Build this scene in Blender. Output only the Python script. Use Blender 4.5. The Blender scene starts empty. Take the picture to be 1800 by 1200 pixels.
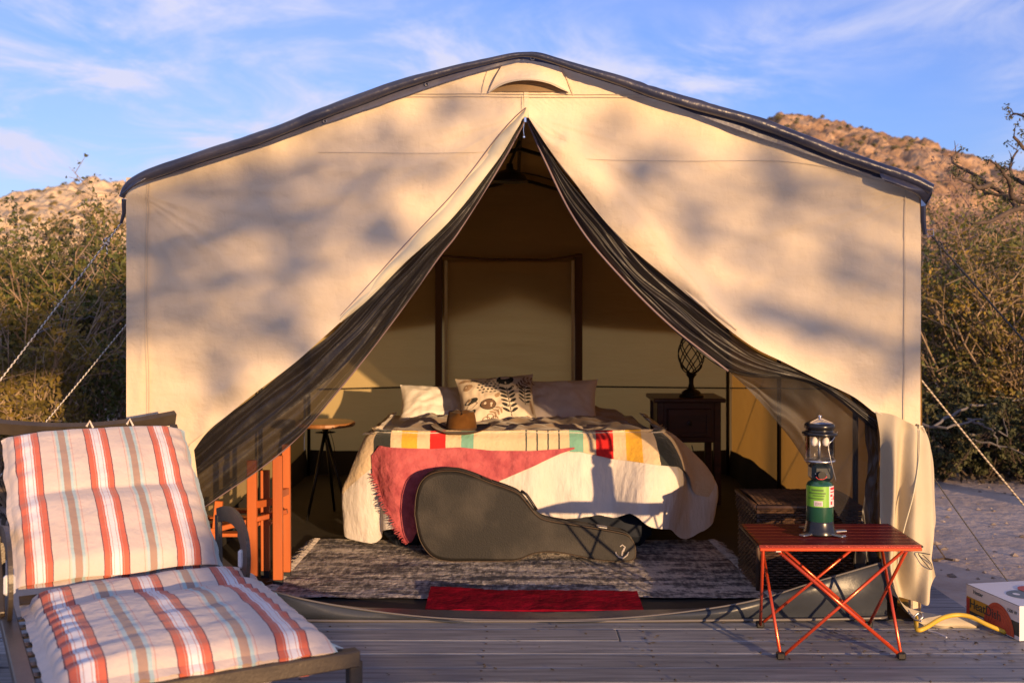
import bpy, bmesh, math, random
import numpy as np
from mathutils import Vector, Matrix, Euler, noise

random.seed(7)
rng = np.random.default_rng(11)
C = bpy.context.scene
COL = C.collection
PI = math.pi

# ------------------------------------------------------------------ camera, sky, sun, exposure
F = 1907.0          # focal length in pixels of the 1800 px wide picture
HZ = 531.0          # horizon row
EYE = 1.25
cd = bpy.data.cameras.new('camera')
cam = bpy.data.objects.new('camera', cd)
COL.objects.link(cam)
cam.location = (0, 0, EYE)
cam.rotation_euler = (PI / 2, 0, 0)
cd.sensor_width = 36
cd.lens = F / 1800 * 36
cd.shift_y = -(600 - HZ) / 1800
cd.clip_start = 0.05
cd.clip_end = 3000
cd.dof.use_dof = True
cd.dof.focus_distance = 4.35
cd.dof.aperture_fstop = 4.0
C.camera = cam

SUN_TO = Vector((0.436, -0.895, 0.100)).normalized()
W = bpy.data.worlds.new('World')
C.world = W
W.use_nodes = True
wt = W.node_tree
wn, wl = wt.nodes, wt.links
bg = wn['Background']
sky = wn.new('ShaderNodeTexSky')
sky.sky_type = 'NISHITA'
sky.sun_disc = False
sky.sun_elevation = math.asin(SUN_TO.z)
sky.sun_rotation = math.atan2(SUN_TO.x, SUN_TO.y)
sky.air_density = 1.0
sky.dust_density = 0.4
sky.ozone_density = 2.6
bg.inputs[1].default_value = 0.15
tint = wn.new('ShaderNodeMix'); tint.data_type = 'RGBA'; tint.blend_type = 'MULTIPLY'
tint.inputs[0].default_value = 1.0
tint.inputs[7].default_value = (0.90, 0.90, 1.55, 1)
wl.new(sky.outputs[0], tint.inputs[6])
tc = wn.new('ShaderNodeTexCoord')
sep = wn.new('ShaderNodeSeparateXYZ'); wl.new(tc.outputs['Generated'], sep.inputs[0])
# project the view direction on a flat cloud layer, so cirrus streaks foreshorten towards the horizon
def wmath(op, a, b=None):
    n = wn.new('ShaderNodeMath'); n.operation = op
    for i, x in enumerate((a, b)):
        if x is None: continue
        if isinstance(x, (int, float)): n.inputs[i].default_value = x
        else: wl.new(x, n.inputs[i])
    return n.outputs[0]
zc = wmath('ADD', wmath('ABSOLUTE', sep.outputs[2]), 0.10)
comb = wn.new('ShaderNodeCombineXYZ')
wl.new(wmath('DIVIDE', sep.outputs[0], zc), comb.inputs[0])
wl.new(wmath('DIVIDE', sep.outputs[1], zc), comb.inputs[1])
mp = wn.new('ShaderNodeMapping'); mp.inputs['Scale'].default_value = (0.8, 0.62, 1); mp.inputs['Rotation'].default_value = (0, 0, 0.35)
mp.inputs['Location'].default_value = (4.4, 3.1, 0)
wl.new(comb.outputs[0], mp.inputs[0])
def wnoise(scale, det, rough, dist):
    n = wn.new('ShaderNodeTexNoise')
    n.inputs['Scale'].default_value = scale; n.inputs['Detail'].default_value = det
    n.inputs['Roughness'].default_value = rough; n.inputs['Distortion'].default_value = dist
    wl.new(mp.outputs[0], n.inputs['Vector']); return n.outputs[0]
def wramp(x, p0, p1):
    r = wn.new('ShaderNodeMapRange'); r.interpolation_type = 'SMOOTHSTEP'
    r.inputs[1].default_value = p0; r.inputs[2].default_value = p1
    wl.new(x, r.inputs[0]); return r.outputs[0]
c1 = wmath('MULTIPLY', wramp(wnoise(1.9, 9, 0.62, 0.7), 0.40, 0.74), wramp(wnoise(0.55, 4, 0.5, 0.0), 0.34, 0.56))
c2 = wramp(wnoise(0.6, 7, 0.55, 0.4), 0.34, 0.64)
cm = wmath('ADD', wmath('MULTIPLY', c1, 1.6), wmath('MULTIPLY', c2, 0.20))
cmix = wn.new('ShaderNodeMix'); cmix.data_type = 'RGBA'
wl.new(cm, cmix.inputs[0]); wl.new(tint.outputs[2], cmix.inputs[6])
cmix.inputs[7].default_value = (3.3, 3.4, 4.5, 1)
wl.new(cmix.outputs[2], bg.inputs[0])

sd = bpy.data.lights.new('sun', 'SUN')
sd.energy = 5.0
sd.angle = math.radians(0.5)
sd.color = (1.0, 0.63, 0.31)
sun = bpy.data.objects.new('sun', sd)
COL.objects.link(sun)
sun.location = SUN_TO * 30
sun.rotation_euler = SUN_TO.to_track_quat('Z', 'Y').to_euler()
vs = C.view_settings
vs.view_transform = 'Standard'; vs.look = 'None'; vs.exposure = 0.52; vs.gamma = 1; vs.use_curve_mapping = False

# ------------------------------------------------------------------ helpers
def P(px, py, d):
    return Vector(((px - 900) * d / F, d, EYE - (py - HZ) * d / F))

def tag(o, label=None, cat=None, group=None, kind=None):
    if label: o['label'] = label
    if cat: o['category'] = cat
    if group: o['group'] = group
    if kind: o['kind'] = kind
    return o

def thing(name, loc, label=None, cat=None, group=None, kind=None):
    o = bpy.data.objects.new(name, None)
    o.empty_display_size = 0.1
    COL.objects.link(o)
    o.location = loc
    return tag(o, label, cat, group, kind)

WORLD = {}
def wloc(o):
    v = Vector(o.location)
    while o.parent:
        o = o.parent; v += Vector(o.location)
    return v

class MB:
    """collects shapes in world coordinates, links them as one mesh object"""
    def __init__(s): s.v = []; s.f = []; s.uv = []; s.mi = []; s.has_uv = False
    def add(s, vs_, fs, uvs=None, mi=0):
        b = len(s.v); s.v.extend([tuple(p) for p in vs_])
        for k, f in enumerate(fs):
            s.f.append(tuple(b + i for i in f)); s.mi.append(mi)
            if uvs is not None:
                s.has_uv = True; s.uv.append([uvs[i] for i in f])
            else: s.uv.append([(0, 0)] * len(f))
        return s
    def box(s, c, size, rot=None, bev=0.0, mi=0):
        x, y, z = [a / 2 for a in size]
        c = Vector(c)
        R = rot if rot is not None else Matrix.Identity(3)
        if bev <= 0:
            pts = [R @ Vector((sx * x, sy * y, sz * z)) + c for sz in (-1, 1) for sy in (-1, 1) for sx in (-1, 1)]
            return s.add(pts, [(0, 2, 3, 1), (4, 5, 7, 6), (0, 1, 5, 4), (2, 6, 7, 3), (0, 4, 6, 2), (1, 3, 7, 5)], mi=mi)
        b = min(bev, x * .9, y * .9, z * .9)
        bm = bmesh.new(); bmesh.ops.create_cube(bm, size=1)
        for v in bm.verts: v.co = Vector((v.co.x * 2 * x, v.co.y * 2 * y, v.co.z * 2 * z))
        bmesh.ops.bevel(bm, geom=list(bm.edges), offset=b, segments=1, affect='EDGES')
        bm.verts.index_update()
        s.add([R @ v.co + c for v in bm.verts], [tuple(v.index for v in f.verts) for f in bm.faces], mi=mi)
        bm.free(); return s
    def bar(s, a, b, w, t, up=(0, 0, 1), bev=0.0, mi=0):
        a = Vector(a); b = Vector(b); d = b - a
        z = d.normalized(); u = Vector(up)
        x = u.cross(z)
        if x.length < 1e-4: x = Vector((1, 0, 0)).cross(z)
        x.normalize(); y = z.cross(x)
        return s.box((a + b) / 2, (w, t, d.length), Matrix((x, y, z)).transposed(), bev, mi)
    def tube(s, pts, r, n=8, cap=True, closed=False, mi=0):
        pts = [Vector(p) for p in pts]; m = len(pts)
        rs = r if hasattr(r, '__len__') else [r] * m
        V = []; UV = []; Fc = []
        prev = None; L = 0
        for i, p in enumerate(pts):
            if closed: t = pts[(i + 1) % m] - pts[(i - 1) % m]
            else: t = pts[min(i + 1, m - 1)] - pts[max(i - 1, 0)]
            if t.length < 1e-9: t = Vector((0, 0, 1))
            t.normalize()
            if prev is None:
                a = Vector((0, 0, 1)) if abs(t.z) < .9 else Vector((1, 0, 0))
                x = a.cross(t).normalized()
            else:
                x = prev - t * prev.dot(t)
                x = x.normalized() if x.length > 1e-6 else Vector((1, 0, 0))
            prev = x; y = t.cross(x)
            if i: L += (p - pts[i - 1]).length
            for k in range(n):
                an = 2 * PI * k / n
                V.append(p + (x * math.cos(an) + y * math.sin(an)) * rs[i]); UV.append((k / n, L))
        rng_ = m if closed else m - 1
        for i in range(rng_):
            j = (i + 1) % m
            for k in range(n):
                k2 = (k + 1) % n
                Fc.append((i * n + k, i * n + k2, j * n + k2, j * n + k))
        if cap and not closed:
            Fc.append(tuple(range(n - 1, -1, -1))); Fc.append(tuple((m - 1) * n + k for k in range(n)))
        return s.add(V, Fc, UV, mi)
    def lathe(s, prof, c, n=24, sx=1, sy=1, mi=0):
        c = Vector(c); V = []; Fc = []; m = len(prof)
        for (r, z) in prof:
            for k in range(n):
                a = 2 * PI * k / n
                V.append(c + Vector((r * math.cos(a) * sx, r * math.sin(a) * sy, z)))
        for i in range(m - 1):
            for k in range(n):
                k2 = (k + 1) % n
                Fc.append((i * n + k, i * n + k2, (i + 1) * n + k2, (i + 1) * n + k))
        if prof[0][0] > 1e-4: Fc.append(tuple(range(n - 1, -1, -1)))
        if prof[-1][0] > 1e-4: Fc.append(tuple((m - 1) * n + k for k in range(n)))
        return s.add(V, Fc, mi=mi)
    def grid(s, fn, nu, nv, mi=0, wrap=False):
        V = []; UV = []; Fc = []
        for j in range(nv + 1):
            for i in range(nu + 1):
                u, v = i / nu, j / nv
                V.append(fn(u, v)); UV.append((u, v))
        for j in range(nv):
            for i in range(nu):
                a = j * (nu + 1) + i
                Fc.append((a, a + 1, a + nu + 2, a + nu + 1))
        return s.add(V, Fc, UV, mi)
    def poly(s, pts, mi=0):
        return s.add(pts, [tuple(range(len(pts)))], mi=mi)
    def prism(s, pts, off, mi=0):
        """closed outline pts extruded by the vector off"""
        off = Vector(off); n = len(pts); pts = [Vector(p) for p in pts]
        V = pts + [p + off for p in pts]
        Fc = [tuple(range(n - 1, -1, -1)), tuple(range(n, 2 * n))]
        for i in range(n): Fc.append((i, (i + 1) % n, n + (i + 1) % n, n + i))
        return s.add(V, Fc, mi=mi)
    def build(s, name, mat, parent=None, smooth=False, origin=None):
        me = bpy.data.meshes.new(name)
        if origin is None:
            if parent is not None: origin = wloc(parent)
            else:
                a = np.array(s.v); origin = Vector(((a[:, 0].min() + a[:, 0].max()) / 2, (a[:, 1].min() + a[:, 1].max()) / 2, a[:, 2].min()))
        ox, oy, oz = origin
        me.from_pydata([(x - ox, y - oy, z - oz) for x, y, z in s.v], [], s.f)
        if s.has_uv:
            ul = me.uv_layers.new(name='UVMap')
            flat = [c for f in s.uv for p in f for c in p]
            ul.data.foreach_set('uv', flat)
        for m_ in (mat if isinstance(mat, (list, tuple)) else [mat]): me.materials.append(m_)
        if isinstance(mat, (list, tuple)): me.polygons.foreach_set('material_index', s.mi)
        if smooth: me.polygons.foreach_set('use_smooth', [True] * len(me.polygons))
        me.update()
        o = bpy.data.objects.new(name, me)
        COL.objects.link(o)
        if parent is not None:
            o.parent = parent
            o.location = Vector(origin) - wloc(parent)
        else: o.location = origin
        return o

def cr(ps, t):
    """Catmull-Rom through ps, t in 0..1 by index"""
    n = len(ps) - 1
    x = min(max(t, 0), 1) * n; i = min(int(x), n - 1); f = x - i
    p1, p2 = ps[i], ps[i + 1]
    p0 = ps[i - 1] if i > 0 else p1 * 2 - p2
    p3 = ps[i + 2] if i + 2 <= n else p2 * 2 - p1
    return 0.5 * ((2 * p1) + (p2 - p0) * f + (2 * p0 - 5 * p1 + 4 * p2 - p3) * f * f + (3 * p1 - p0 - 3 * p2 + p3) * f ** 3)

def cr_arc(ps, n):
    """n+1 points at even arc length"""
    ps = [Vector(p) for p in ps]
    fine = [cr(ps, k / (len(ps) * 12)) for k in range(len(ps) * 12 + 1)]
    L = [0]
    for a, b in zip(fine, fine[1:]): L.append(L[-1] + (b - a).length)
    out = []; j = 0
    for k in range(n + 1):
        t = L[-1] * k / n
        while j < len(L) - 2 and L[j + 1] < t: j += 1
        f = (t - L[j]) / max(L[j + 1] - L[j], 1e-9)
        out.append(fine[j].lerp(fine[j + 1], min(max(f, 0), 1)))
    return out

def loft(rows, nu, nv, disp=None, arc=False):
    """surface through several rows of points; u runs along a row, v across the rows"""
    rows = [[Vector(p) for p in r] for r in rows]
    R = [cr_arc(r, nu) if arc else [cr(r, i / nu) for i in range(nu + 1)] for r in rows]
    cols = [[r[i] for r in R] for i in range(nu + 1)]
    def fn(u, v):
        i = int(round(u * nu)); p = cr(cols[i], v)
        return p + disp(u, v, p) if disp else p
    return MB().grid(fn, nu, nv)

def n3(x, y=0, z=0): return noise.noise(Vector((x, y, z)))

# ------------------------------------------------------------------ materials
def mat(name, col, rough=0.7, col2=None, nscale=6, ndetail=5, stretch=(1, 1, 1), bump=0.0, bscale=60, bstretch=None,
        metallic=0.0, trans=0.0, tcol=None, sheen=0.0, island=0.0, coat=0.0, lo=0.35, hi=0.65, alpha=None, spec=None, weave=0.0, wscale=400,
        objrand=0.0, bump2=0.0):
    m = bpy.data.materials.new(name); m.use_nodes = True
    nt = m.node_tree; nn, ll = nt.nodes, nt.links
    b = nn['Principled BSDF']; out = nn['Material Output']
    b.inputs['Roughness'].default_value = rough
    b.inputs['Metallic'].default_value = metallic
    if spec is not None: b.inputs['Specular IOR Level'].default_value = spec
    if sheen: b.inputs['Sheen Weight'].default_value = sheen; b.inputs['Sheen Roughness'].default_value = 0.4
    if coat: b.inputs['Coat Weight'].default_value = coat; b.inputs['Coat Roughness'].default_value = 0.15
    co = nn.new('ShaderNodeTexCoord')
    mp_ = nn.new('ShaderNodeMapping'); mp_.inputs['Scale'].default_value = stretch
    ll.new(co.outputs['Object'], mp_.inputs[0])
    colout = None
    c = (*col, 1)
    if col2 is not None:
        n = nn.new('ShaderNodeTexNoise'); n.inputs['Scale'].default_value = nscale; n.inputs['Detail'].default_value = ndetail
        ll.new(mp_.outputs[0], n.inputs['Vector'])
        r = nn.new('ShaderNodeMapRange'); r.inputs[1].default_value = lo; r.inputs[2].default_value = hi
        ll.new(n.outputs[0], r.inputs[0])
        mx = nn.new('ShaderNodeMix'); mx.data_type = 'RGBA'; mx.inputs[6].default_value = c; mx.inputs[7].default_value = (*col2, 1)
        ll.new(r.outputs[0], mx.inputs[0]); colout = mx.outputs[2]
    def hsv(srcout, amount):
        h = nn.new('ShaderNodeHueSaturation')
        mr = nn.new('ShaderNodeMapRange'); mr.inputs[3].default_value = 1 - amount; mr.inputs[4].default_value = 1 + amount
        ll.new(srcout, mr.inputs[0]); ll.new(mr.outputs[0], h.inputs['Value'])
        return h
    if island:
        g = nn.new('ShaderNodeNewGeometry'); h = hsv(g.outputs['Random Per Island'], island)
        if colout: ll.new(colout, h.inputs['Color'])
        else: h.inputs['Color'].default_value = c
        colout = h.outputs[0]
    if objrand:
        g = nn.new('ShaderNodeObjectInfo'); h = hsv(g.outputs['Random'], objrand)
        if colout: ll.new(colout, h.inputs['Color'])
        else: h.inputs['Color'].default_value = c
        colout = h.outputs[0]
    if colout: ll.new(colout, b.inputs['Base Color'])
    else: b.inputs['Base Color'].default_value = c
    last = None
    if bump:
        n = nn.new('ShaderNodeTexNoise'); n.inputs['Scale'].default_value = bscale; n.inputs['Detail'].default_value = 6
        m2 = nn.new('ShaderNodeMapping'); m2.inputs['Scale'].default_value = bstretch or stretch
        ll.new(co.outputs['Object'], m2.inputs[0]); ll.new(m2.outputs[0], n.inputs['Vector'])
        bp = nn.new('ShaderNodeBump'); bp.inputs['Strength'].default_value = 1.0; bp.inputs['Distance'].default_value = bump
        ll.new(n.outputs[0], bp.inputs['Height']); last = bp
    if bump2:
        n = nn.new('ShaderNodeTexNoise'); n.inputs['Scale'].default_value = 22; n.inputs['Detail'].default_value = 8; n.inputs['Distortion'].default_value = .6
        m3 = nn.new('ShaderNodeMapping'); m3.inputs['Scale'].default_value = (1, 1, .45); m3.inputs['Rotation'].default_value = (0, .5, 0)
        ll.new(co.outputs['Object'], m3.inputs[0]); ll.new(m3.outputs[0], n.inputs['Vector'])
        bp = nn.new('ShaderNodeBump'); bp.inputs['Distance'].default_value = bump2; ll.new(n.outputs[0], bp.inputs['Height'])
        if last: ll.new(last.outputs[0], bp.inputs['Normal'])
        last = bp
    if weave:
        hs = []
        for ax in ('X', 'Z'):
            w = nn.new('ShaderNodeTexWave'); w.bands_direction = ax; w.inputs['Scale'].default_value = wscale
            w.inputs['Distortion'].default_value = 0.4
            ll.new(co.outputs['Object'], w.inputs['Vector']); hs.append(w.outputs['Fac'])
        ad = nn.new('ShaderNodeMath'); ad.operation = 'ADD'; ll.new(hs[0], ad.inputs[0]); ll.new(hs[1], ad.inputs[1])
        bp = nn.new('ShaderNodeBump'); bp.inputs['Strength'].default_value = 1.0; bp.inputs['Distance'].default_value = weave
        ll.new(ad.outputs[0], bp.inputs['Height'])
        if last: ll.new(last.outputs[0], bp.inputs['Normal'])
        last = bp
    if last: ll.new(last.outputs[0], b.inputs['Normal'])
    surf = b.outputs[0]
    if trans:
        t = nn.new('ShaderNodeBsdfTranslucent'); t.inputs[0].default_value = (*(tcol or col), 1)
        if last: ll.new(last.outputs[0], t.inputs['Normal'])
        mx = nn.new('ShaderNodeMixShader'); mx.inputs[0].default_value = trans
        ll.new(surf, mx.inputs[1]); ll.new(t.outputs[0], mx.inputs[2]); surf = mx.outputs[0]
    if alpha is not None:
        t = nn.new('ShaderNodeBsdfTransparent'); t.inputs[0].default_value = (1, 1, 1, 1)
        mx = nn.new('ShaderNodeMixShader'); mx.inputs[0].default_value = alpha
        ll.new(t.outputs[0], mx.inputs[1]); ll.new(surf, mx.inputs[2]); surf = mx.outputs[0]
    if surf != b.outputs[0]: ll.new(surf, out.inputs['Surface'])
    m['bsdf'] = 1
    return m

def ramp_mat(name, stops, rough=0.85, axis='U', period=None, offset=0.0, bump=0.0, bscale=200, wobble=0.0, sheen=0.0, weave=0.0, wscale=300, trans=0.0):
    """woven stripes: constant colour ramp over a UV coordinate"""
    m = bpy.data.materials.new(name); m.use_nodes = True
    nt = m.node_tree; nn, ll = nt.nodes, nt.links
    b = nn['Principled BSDF']; b.inputs['Roughness'].default_value = rough
    if sheen: b.inputs['Sheen Weight'].default_value = sheen
    co = nn.new('ShaderNodeTexCoord'); sp = nn.new('ShaderNodeSeparateXYZ'); ll.new(co.outputs['UV'], sp.inputs[0])
    x = sp.outputs[0 if axis == 'U' else 1]
    def mth(op, a, bb):
        n = nn.new('ShaderNodeMath'); n.operation = op
        for i, q in enumerate((a, bb)):
            if isinstance(q, (int, float)): n.inputs[i].default_value = q
            else: ll.new(q, n.inputs[i])
        return n.outputs[0]
    if wobble:
        nz = nn.new('ShaderNodeTexNoise'); nz.inputs['Scale'].default_value = 30; ll.new(co.outputs['Object'], nz.inputs['Vector'])
        x = mth('ADD', x, mth('MULTIPLY', mth('SUBTRACT', nz.outputs[0], 0.5), wobble))
    if period: x = mth('FRACT', mth('DIVIDE', mth('ADD', x, offset), period), 0)
    r = nn.new('ShaderNodeValToRGB'); r.color_ramp.interpolation = 'CONSTANT'
    el = r.color_ramp.elements
    el[0].position = stops[0][0]; el[0].color = (*stops[0][1], 1)
    el[1].position = stops[1][0]; el[1].color = (*stops[1][1], 1)
    for p_, c_ in stops[2:]:
        e = el.new(p_); e.color = (*c_, 1)
    ll.new(x, r.inputs[0])
    # slight fading of the cloth
    nz = nn.new('ShaderNodeTexNoise'); nz.inputs['Scale'].default_value = 12; nz.inputs['Detail'].default_value = 6; ll.new(co.outputs['Object'], nz.inputs['Vector'])
    h = nn.new('ShaderNodeHueSaturation'); ll.new(r.outputs[0], h.inputs['Color'])
    ll.new(mth('ADD', mth('MULTIPLY', nz.outputs[0], 0.3), 0.85), h.inputs['Value'])
    ll.new(h.outputs[0], b.inputs['Base Color'])
    last = None
    if bump:
        n = nn.new('ShaderNodeTexNoise'); n.inputs['Scale'].default_value = bscale; n.inputs['Detail'].default_value = 5
        ll.new(co.outputs['Object'], n.inputs['Vector'])
        bp = nn.new('ShaderNodeBump'); bp.inputs['Distance'].default_value = bump
        ll.new(n.outputs[0], bp.inputs['Height']); ll.new(bp.outputs[0], b.inputs['Normal'])
    return m

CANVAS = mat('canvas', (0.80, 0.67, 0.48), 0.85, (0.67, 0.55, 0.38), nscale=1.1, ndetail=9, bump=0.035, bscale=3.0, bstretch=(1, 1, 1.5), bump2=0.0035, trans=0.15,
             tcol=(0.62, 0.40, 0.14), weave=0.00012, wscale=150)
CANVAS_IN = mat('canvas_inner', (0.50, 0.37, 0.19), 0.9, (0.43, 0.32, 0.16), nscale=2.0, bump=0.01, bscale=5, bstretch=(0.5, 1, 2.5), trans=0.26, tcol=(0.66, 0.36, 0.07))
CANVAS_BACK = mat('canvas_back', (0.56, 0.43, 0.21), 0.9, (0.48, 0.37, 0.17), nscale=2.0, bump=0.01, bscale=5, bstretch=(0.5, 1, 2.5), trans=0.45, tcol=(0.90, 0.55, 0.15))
CANVAS_FLAP = mat('canvas_flap', (0.52, 0.45, 0.32), 0.85, (0.46, 0.39, 0.27), nscale=3, bump=0.003, bscale=14, trans=0.08, tcol=(0.5, 0.4, 0.2))
SEAM = mat('seam_thread', (0.56, 0.45, 0.31), 0.9, bump=0.001, bscale=300)
HEM = mat('hem_fabric', (0.55, 0.50, 0.36), 0.85, (0.48, 0.44, 0.32), nscale=9, bump=0.002, bscale=30)
MESH_F = mat('mosquito_mesh', (0.010, 0.008, 0.008), 0.45, bump=0.006, bscale=14, alpha=0.90, sheen=0.12, spec=0.5)
MESH_LOW = mat('mosquito_mesh_loose', (0.010, 0.008, 0.008), 0.45, bump=0.006, bscale=14, alpha=0.86, sheen=0.12, spec=0.5)
MESH_THIN = mat('mosquito_mesh_single', (0.022, 0.018, 0.016), 0.6, alpha=0.74, sheen=0.1)
MESH_EDGE = mat('mesh_binding', (0.16, 0.11, 0.12), 0.55, bump=0.001, bscale=120)
TARP = mat('tarp_vinyl', (0.022, 0.027, 0.055), 0.33, (0.040, 0.040, 0.062), nscale=9, bump=0.006, bscale=16, spec=0.6)
TUB = mat('floor_vinyl', (0.030, 0.035, 0.046), 0.34, (0.040, 0.046, 0.060), nscale=5, bump=0.004, bscale=9, spec=0.28)
FLOORV = mat('floor_sheet', (0.020, 0.018, 0.015), 0.75, (0.032, 0.028, 0.022), nscale=3, bump=0.003, bscale=10)
POLE = mat('dark_pole', (0.03, 0.028, 0.025), 0.4, metallic=0.4)
PLANK = mat('deck_wood', (0.105, 0.108, 0.120), 0.6, (0.26, 0.26, 0.275), nscale=3, ndetail=9, stretch=(0.9, 14, 14), bump=0.0022, bscale=14, bstretch=(0.8, 26, 26), objrand=0.34, lo=0.3, hi=0.72)
JOIST = mat('deck_joist', (0.10, 0.08, 0.06), 0.85)
NAIL = mat('nail_head', (0.06, 0.05, 0.05), 0.5, metallic=0.7)
BLACKM = mat('black_metal', (0.02, 0.018, 0.018), 0.38, metallic=0.5)
CHROME = mat('chrome', (0.75, 0.73, 0.72), 0.12, metallic=1.0)
STEEL = mat('dull_steel', (0.55, 0.54, 0.53), 0.35, metallic=1.0)

# ------------------------------------------------------------------ ground
GZ = -0.25
def ground_h(x, y):
    r = math.hypot(x, y)
    h = 0.03 * n3(x * 0.5, y * 0.5, 3) + 0.012 * n3(x * 2.3, y * 2.3, 5)
    far = max(0, (r - 12) / 60)
    h += min(far, 3) * 1.2 * n3(x * 0.012, y * 0.012, 9)
    return GZ + h
def axis_pts(lim):
    a = list(np.linspace(-12, 14, 105))
    s = 14.0
    while s < lim:
        s *= 1.13; a.append(s)
    s = 12.0
    while s < lim:
        s *= 1.13; a.insert(0, -s)
    return a
GX, GY = axis_pts(1500), axis_pts(1500)
V = [(x, y, ground_h(x, y)) for y in GY for x in GX]
nx = len(GX)
Fc = [(j * nx + i, j * nx + i + 1, (j + 1) * nx + i + 1, (j + 1) * nx + i) for j in range(len(GY) - 1) for i in range(nx - 1)]
SAND = mat('sand', (0.48, 0.38, 0.31), 0.95, (0.33, 0.255, 0.205), nscale=2.2, ndetail=9, bump=0.02, bscale=11, lo=0.38, hi=0.62)
g = MB().add(V, Fc).build('ground', SAND, smooth=True, origin=(0, 0, 0)); tag(g, kind='structure')

# pebbles and grit lying on the sand, where the picture can see them
PEB = mat('pebble', (0.30, 0.24, 0.19), 0.9, (0.20, 0.16, 0.13), nscale=3, island=0.35)
mb = MB()
OCT = [(1, 0, 0), (-1, 0, 0), (0, 1, 0), (0, -1, 0), (0, 0, 1), (0, 0, -1)]
OF = [(0, 2, 4), (2, 1, 4), (1, 3, 4), (3, 0, 4), (2, 0, 5), (1, 2, 5), (3, 1, 5), (0, 3, 5)]
for k in range(3200):
    x = random.uniform(1.9, 7.5) if k % 4 else random.uniform(-7, -1.9)
    y = random.uniform(3.0, 13.0)
    if x < 3.4 and y < 4.4 and x > 0: continue
    s = random.choice((0.004, 0.006, 0.008, 0.012, 0.018)) * random.uniform(.7, 1.4)
    z = ground_h(x, y)
    a = random.uniform(0, PI)
    pts = []
    for (ox, oy, oz) in OCT:
        q = Vector((ox * s * random.uniform(.8, 1.6), oy * s * random.uniform(.7, 1.3), oz * s * 0.6))
        pts.append((x + q.x * math.cos(a) - q.y * math.sin(a), y + q.x * math.sin(a) + q.y * math.cos(a), z + q.z + s * .2))
    mb.add(pts, OF)
o = mb.build('gravel', PEB); tag(o, 'small pebbles and grit scattered over the sandy ground', 'gravel', kind='stuff')

# ------------------------------------------------------------------ hills
def hill(name, Yr, prof, x0, x1, y0, y1, nx_, ny_, seed, m):
    xs = np.linspace(x0, x1, nx_); ys = np.linspace(y0, y1, ny_)
    PX = [p[0] * Yr / F - 900 * Yr / F for p in prof]; PH = [(HZ - p[1]) * Yr / F + EYE for p in prof]
    H = {}
    V = []
    for y in ys:
        t = (y - y0) / (Yr - y0) if y < Yr else (y1 - y) / (y1 - Yr)
        t = max(0, min(1, t)); s = t ** 1.15 if y < Yr else t
        for x in xs:
            h = float(np.interp(x, PX, PH))
            q = Vector((x * 0.03, y * 0.03, seed))
            n1 = noise.fractal(q, 0.9, 2.1, 4)
            q2 = Vector((x * 0.11 + 0.03 * y, y * 0.035, seed + 4))
            gul = abs(noise.noise(q2))
            q3 = Vector((x * 0.35, y * 0.35, seed + 8))
            rock = noise.fractal(q3, 0.8, 2.2, 4)
            e = math.sin(min(1, t) * PI) ** .7
            z = h * s + (n1 * 4.0 - gul * 5.0) * e + rock * 1.5 * min(1, t * 4) + .5 * abs(noise.noise(Vector((x * .9, y * .9, seed + 11)))) * min(1, t * 4) - 1.5
            V.append((x, y, z))
    Fc = [(j * nx_ + i, j * nx_ + i + 1, (j + 1) * nx_ + i + 1, (j + 1) * nx_ + i) for j in range(ny_ - 1) for i in range(nx_ - 1)]
    o = MB().add(V, Fc).build(name, m, smooth=True, origin=(0, 0, 0)); tag(o, kind='structure')
    return np.array(V).reshape(ny_, nx_, 3)
HILLM = mat('hill_rock', (0.52, 0.325, 0.175), 0.95, (0.24, 0.14, 0.075), nscale=0.22, ndetail=12, bump=1.6, bscale=0.55, lo=0.36, hi=0.60)
HILLM2 = mat('hill_sand', (0.74, 0.56, 0.33), 0.95, (0.44, 0.30, 0.17), nscale=0.2, ndetail=10, bump=1.2, bscale=0.6, lo=0.36, hi=0.66)
profR = [(700, 420), (900, 360), (1100, 270), (1250, 218), (1330, 200), (1365, 189), (1400, 187), (1440, 198), (1500, 212), (1560, 230), (1600, 234), (1640, 246),
         (1700, 288), (1760, 306), (1800, 318), (1900, 350), (2100, 330), (2300, 390), (2700, 440), (3200, 520)]
profL = [(-1500, 520), (-1000, 430), (-600, 390), (-300, 350), (-100, 352), (0, 333), (60, 316), (110, 307), (150, 303), (190, 306), (230, 312), (300, 330), (400, 380), (520, 440), (700, 540)]
HR = hill('hill_right', 230, profR, -20, 250, 95, 320, 330, 230, 2.0, HILLM)
HL = hill('hill_left', 170, profL, -160, -15, 70, 230, 220, 190, 7.0, HILLM2)
SCRUB = mat('scrub', (0.075, 0.075, 0.035), 0.95, (0.16, 0.12, 0.05), nscale=0.3, island=0.4)
mb = MB()
for grid_, num in ((HR, 5200), (HL, 1900)):
    ny_, nx_, _ = grid_.shape
    for k in range(num):
        j = int(random.random() * (ny_ * .62)); i = int(random.random() * (nx_ - 1))
        p = grid_[j, i] + np.array([random.uniform(-.6, .6), random.uniform(-.6, .6), 0])
        if n3(p[0] * .05, p[1] * .05, 2) < -0.15: continue
        s = random.uniform(.2, .7)
        for q in range(3):
            c = p + np.array([random.uniform(-.5, .5) * s, random.uniform(-.5, .5) * s, s * .25])
            mb.add([c + np.array([a * s * random.uniform(.5, 1.1), b * s * random.uniform(.5, 1.1), cc * s * random.uniform(.5, .9)]) for a, b, cc in OCT], OF)
o = mb.build('hill_scrub', SCRUB); tag(o, 'scattered desert scrub dotting the sunlit hillsides', 'scrub', kind='stuff')

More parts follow.
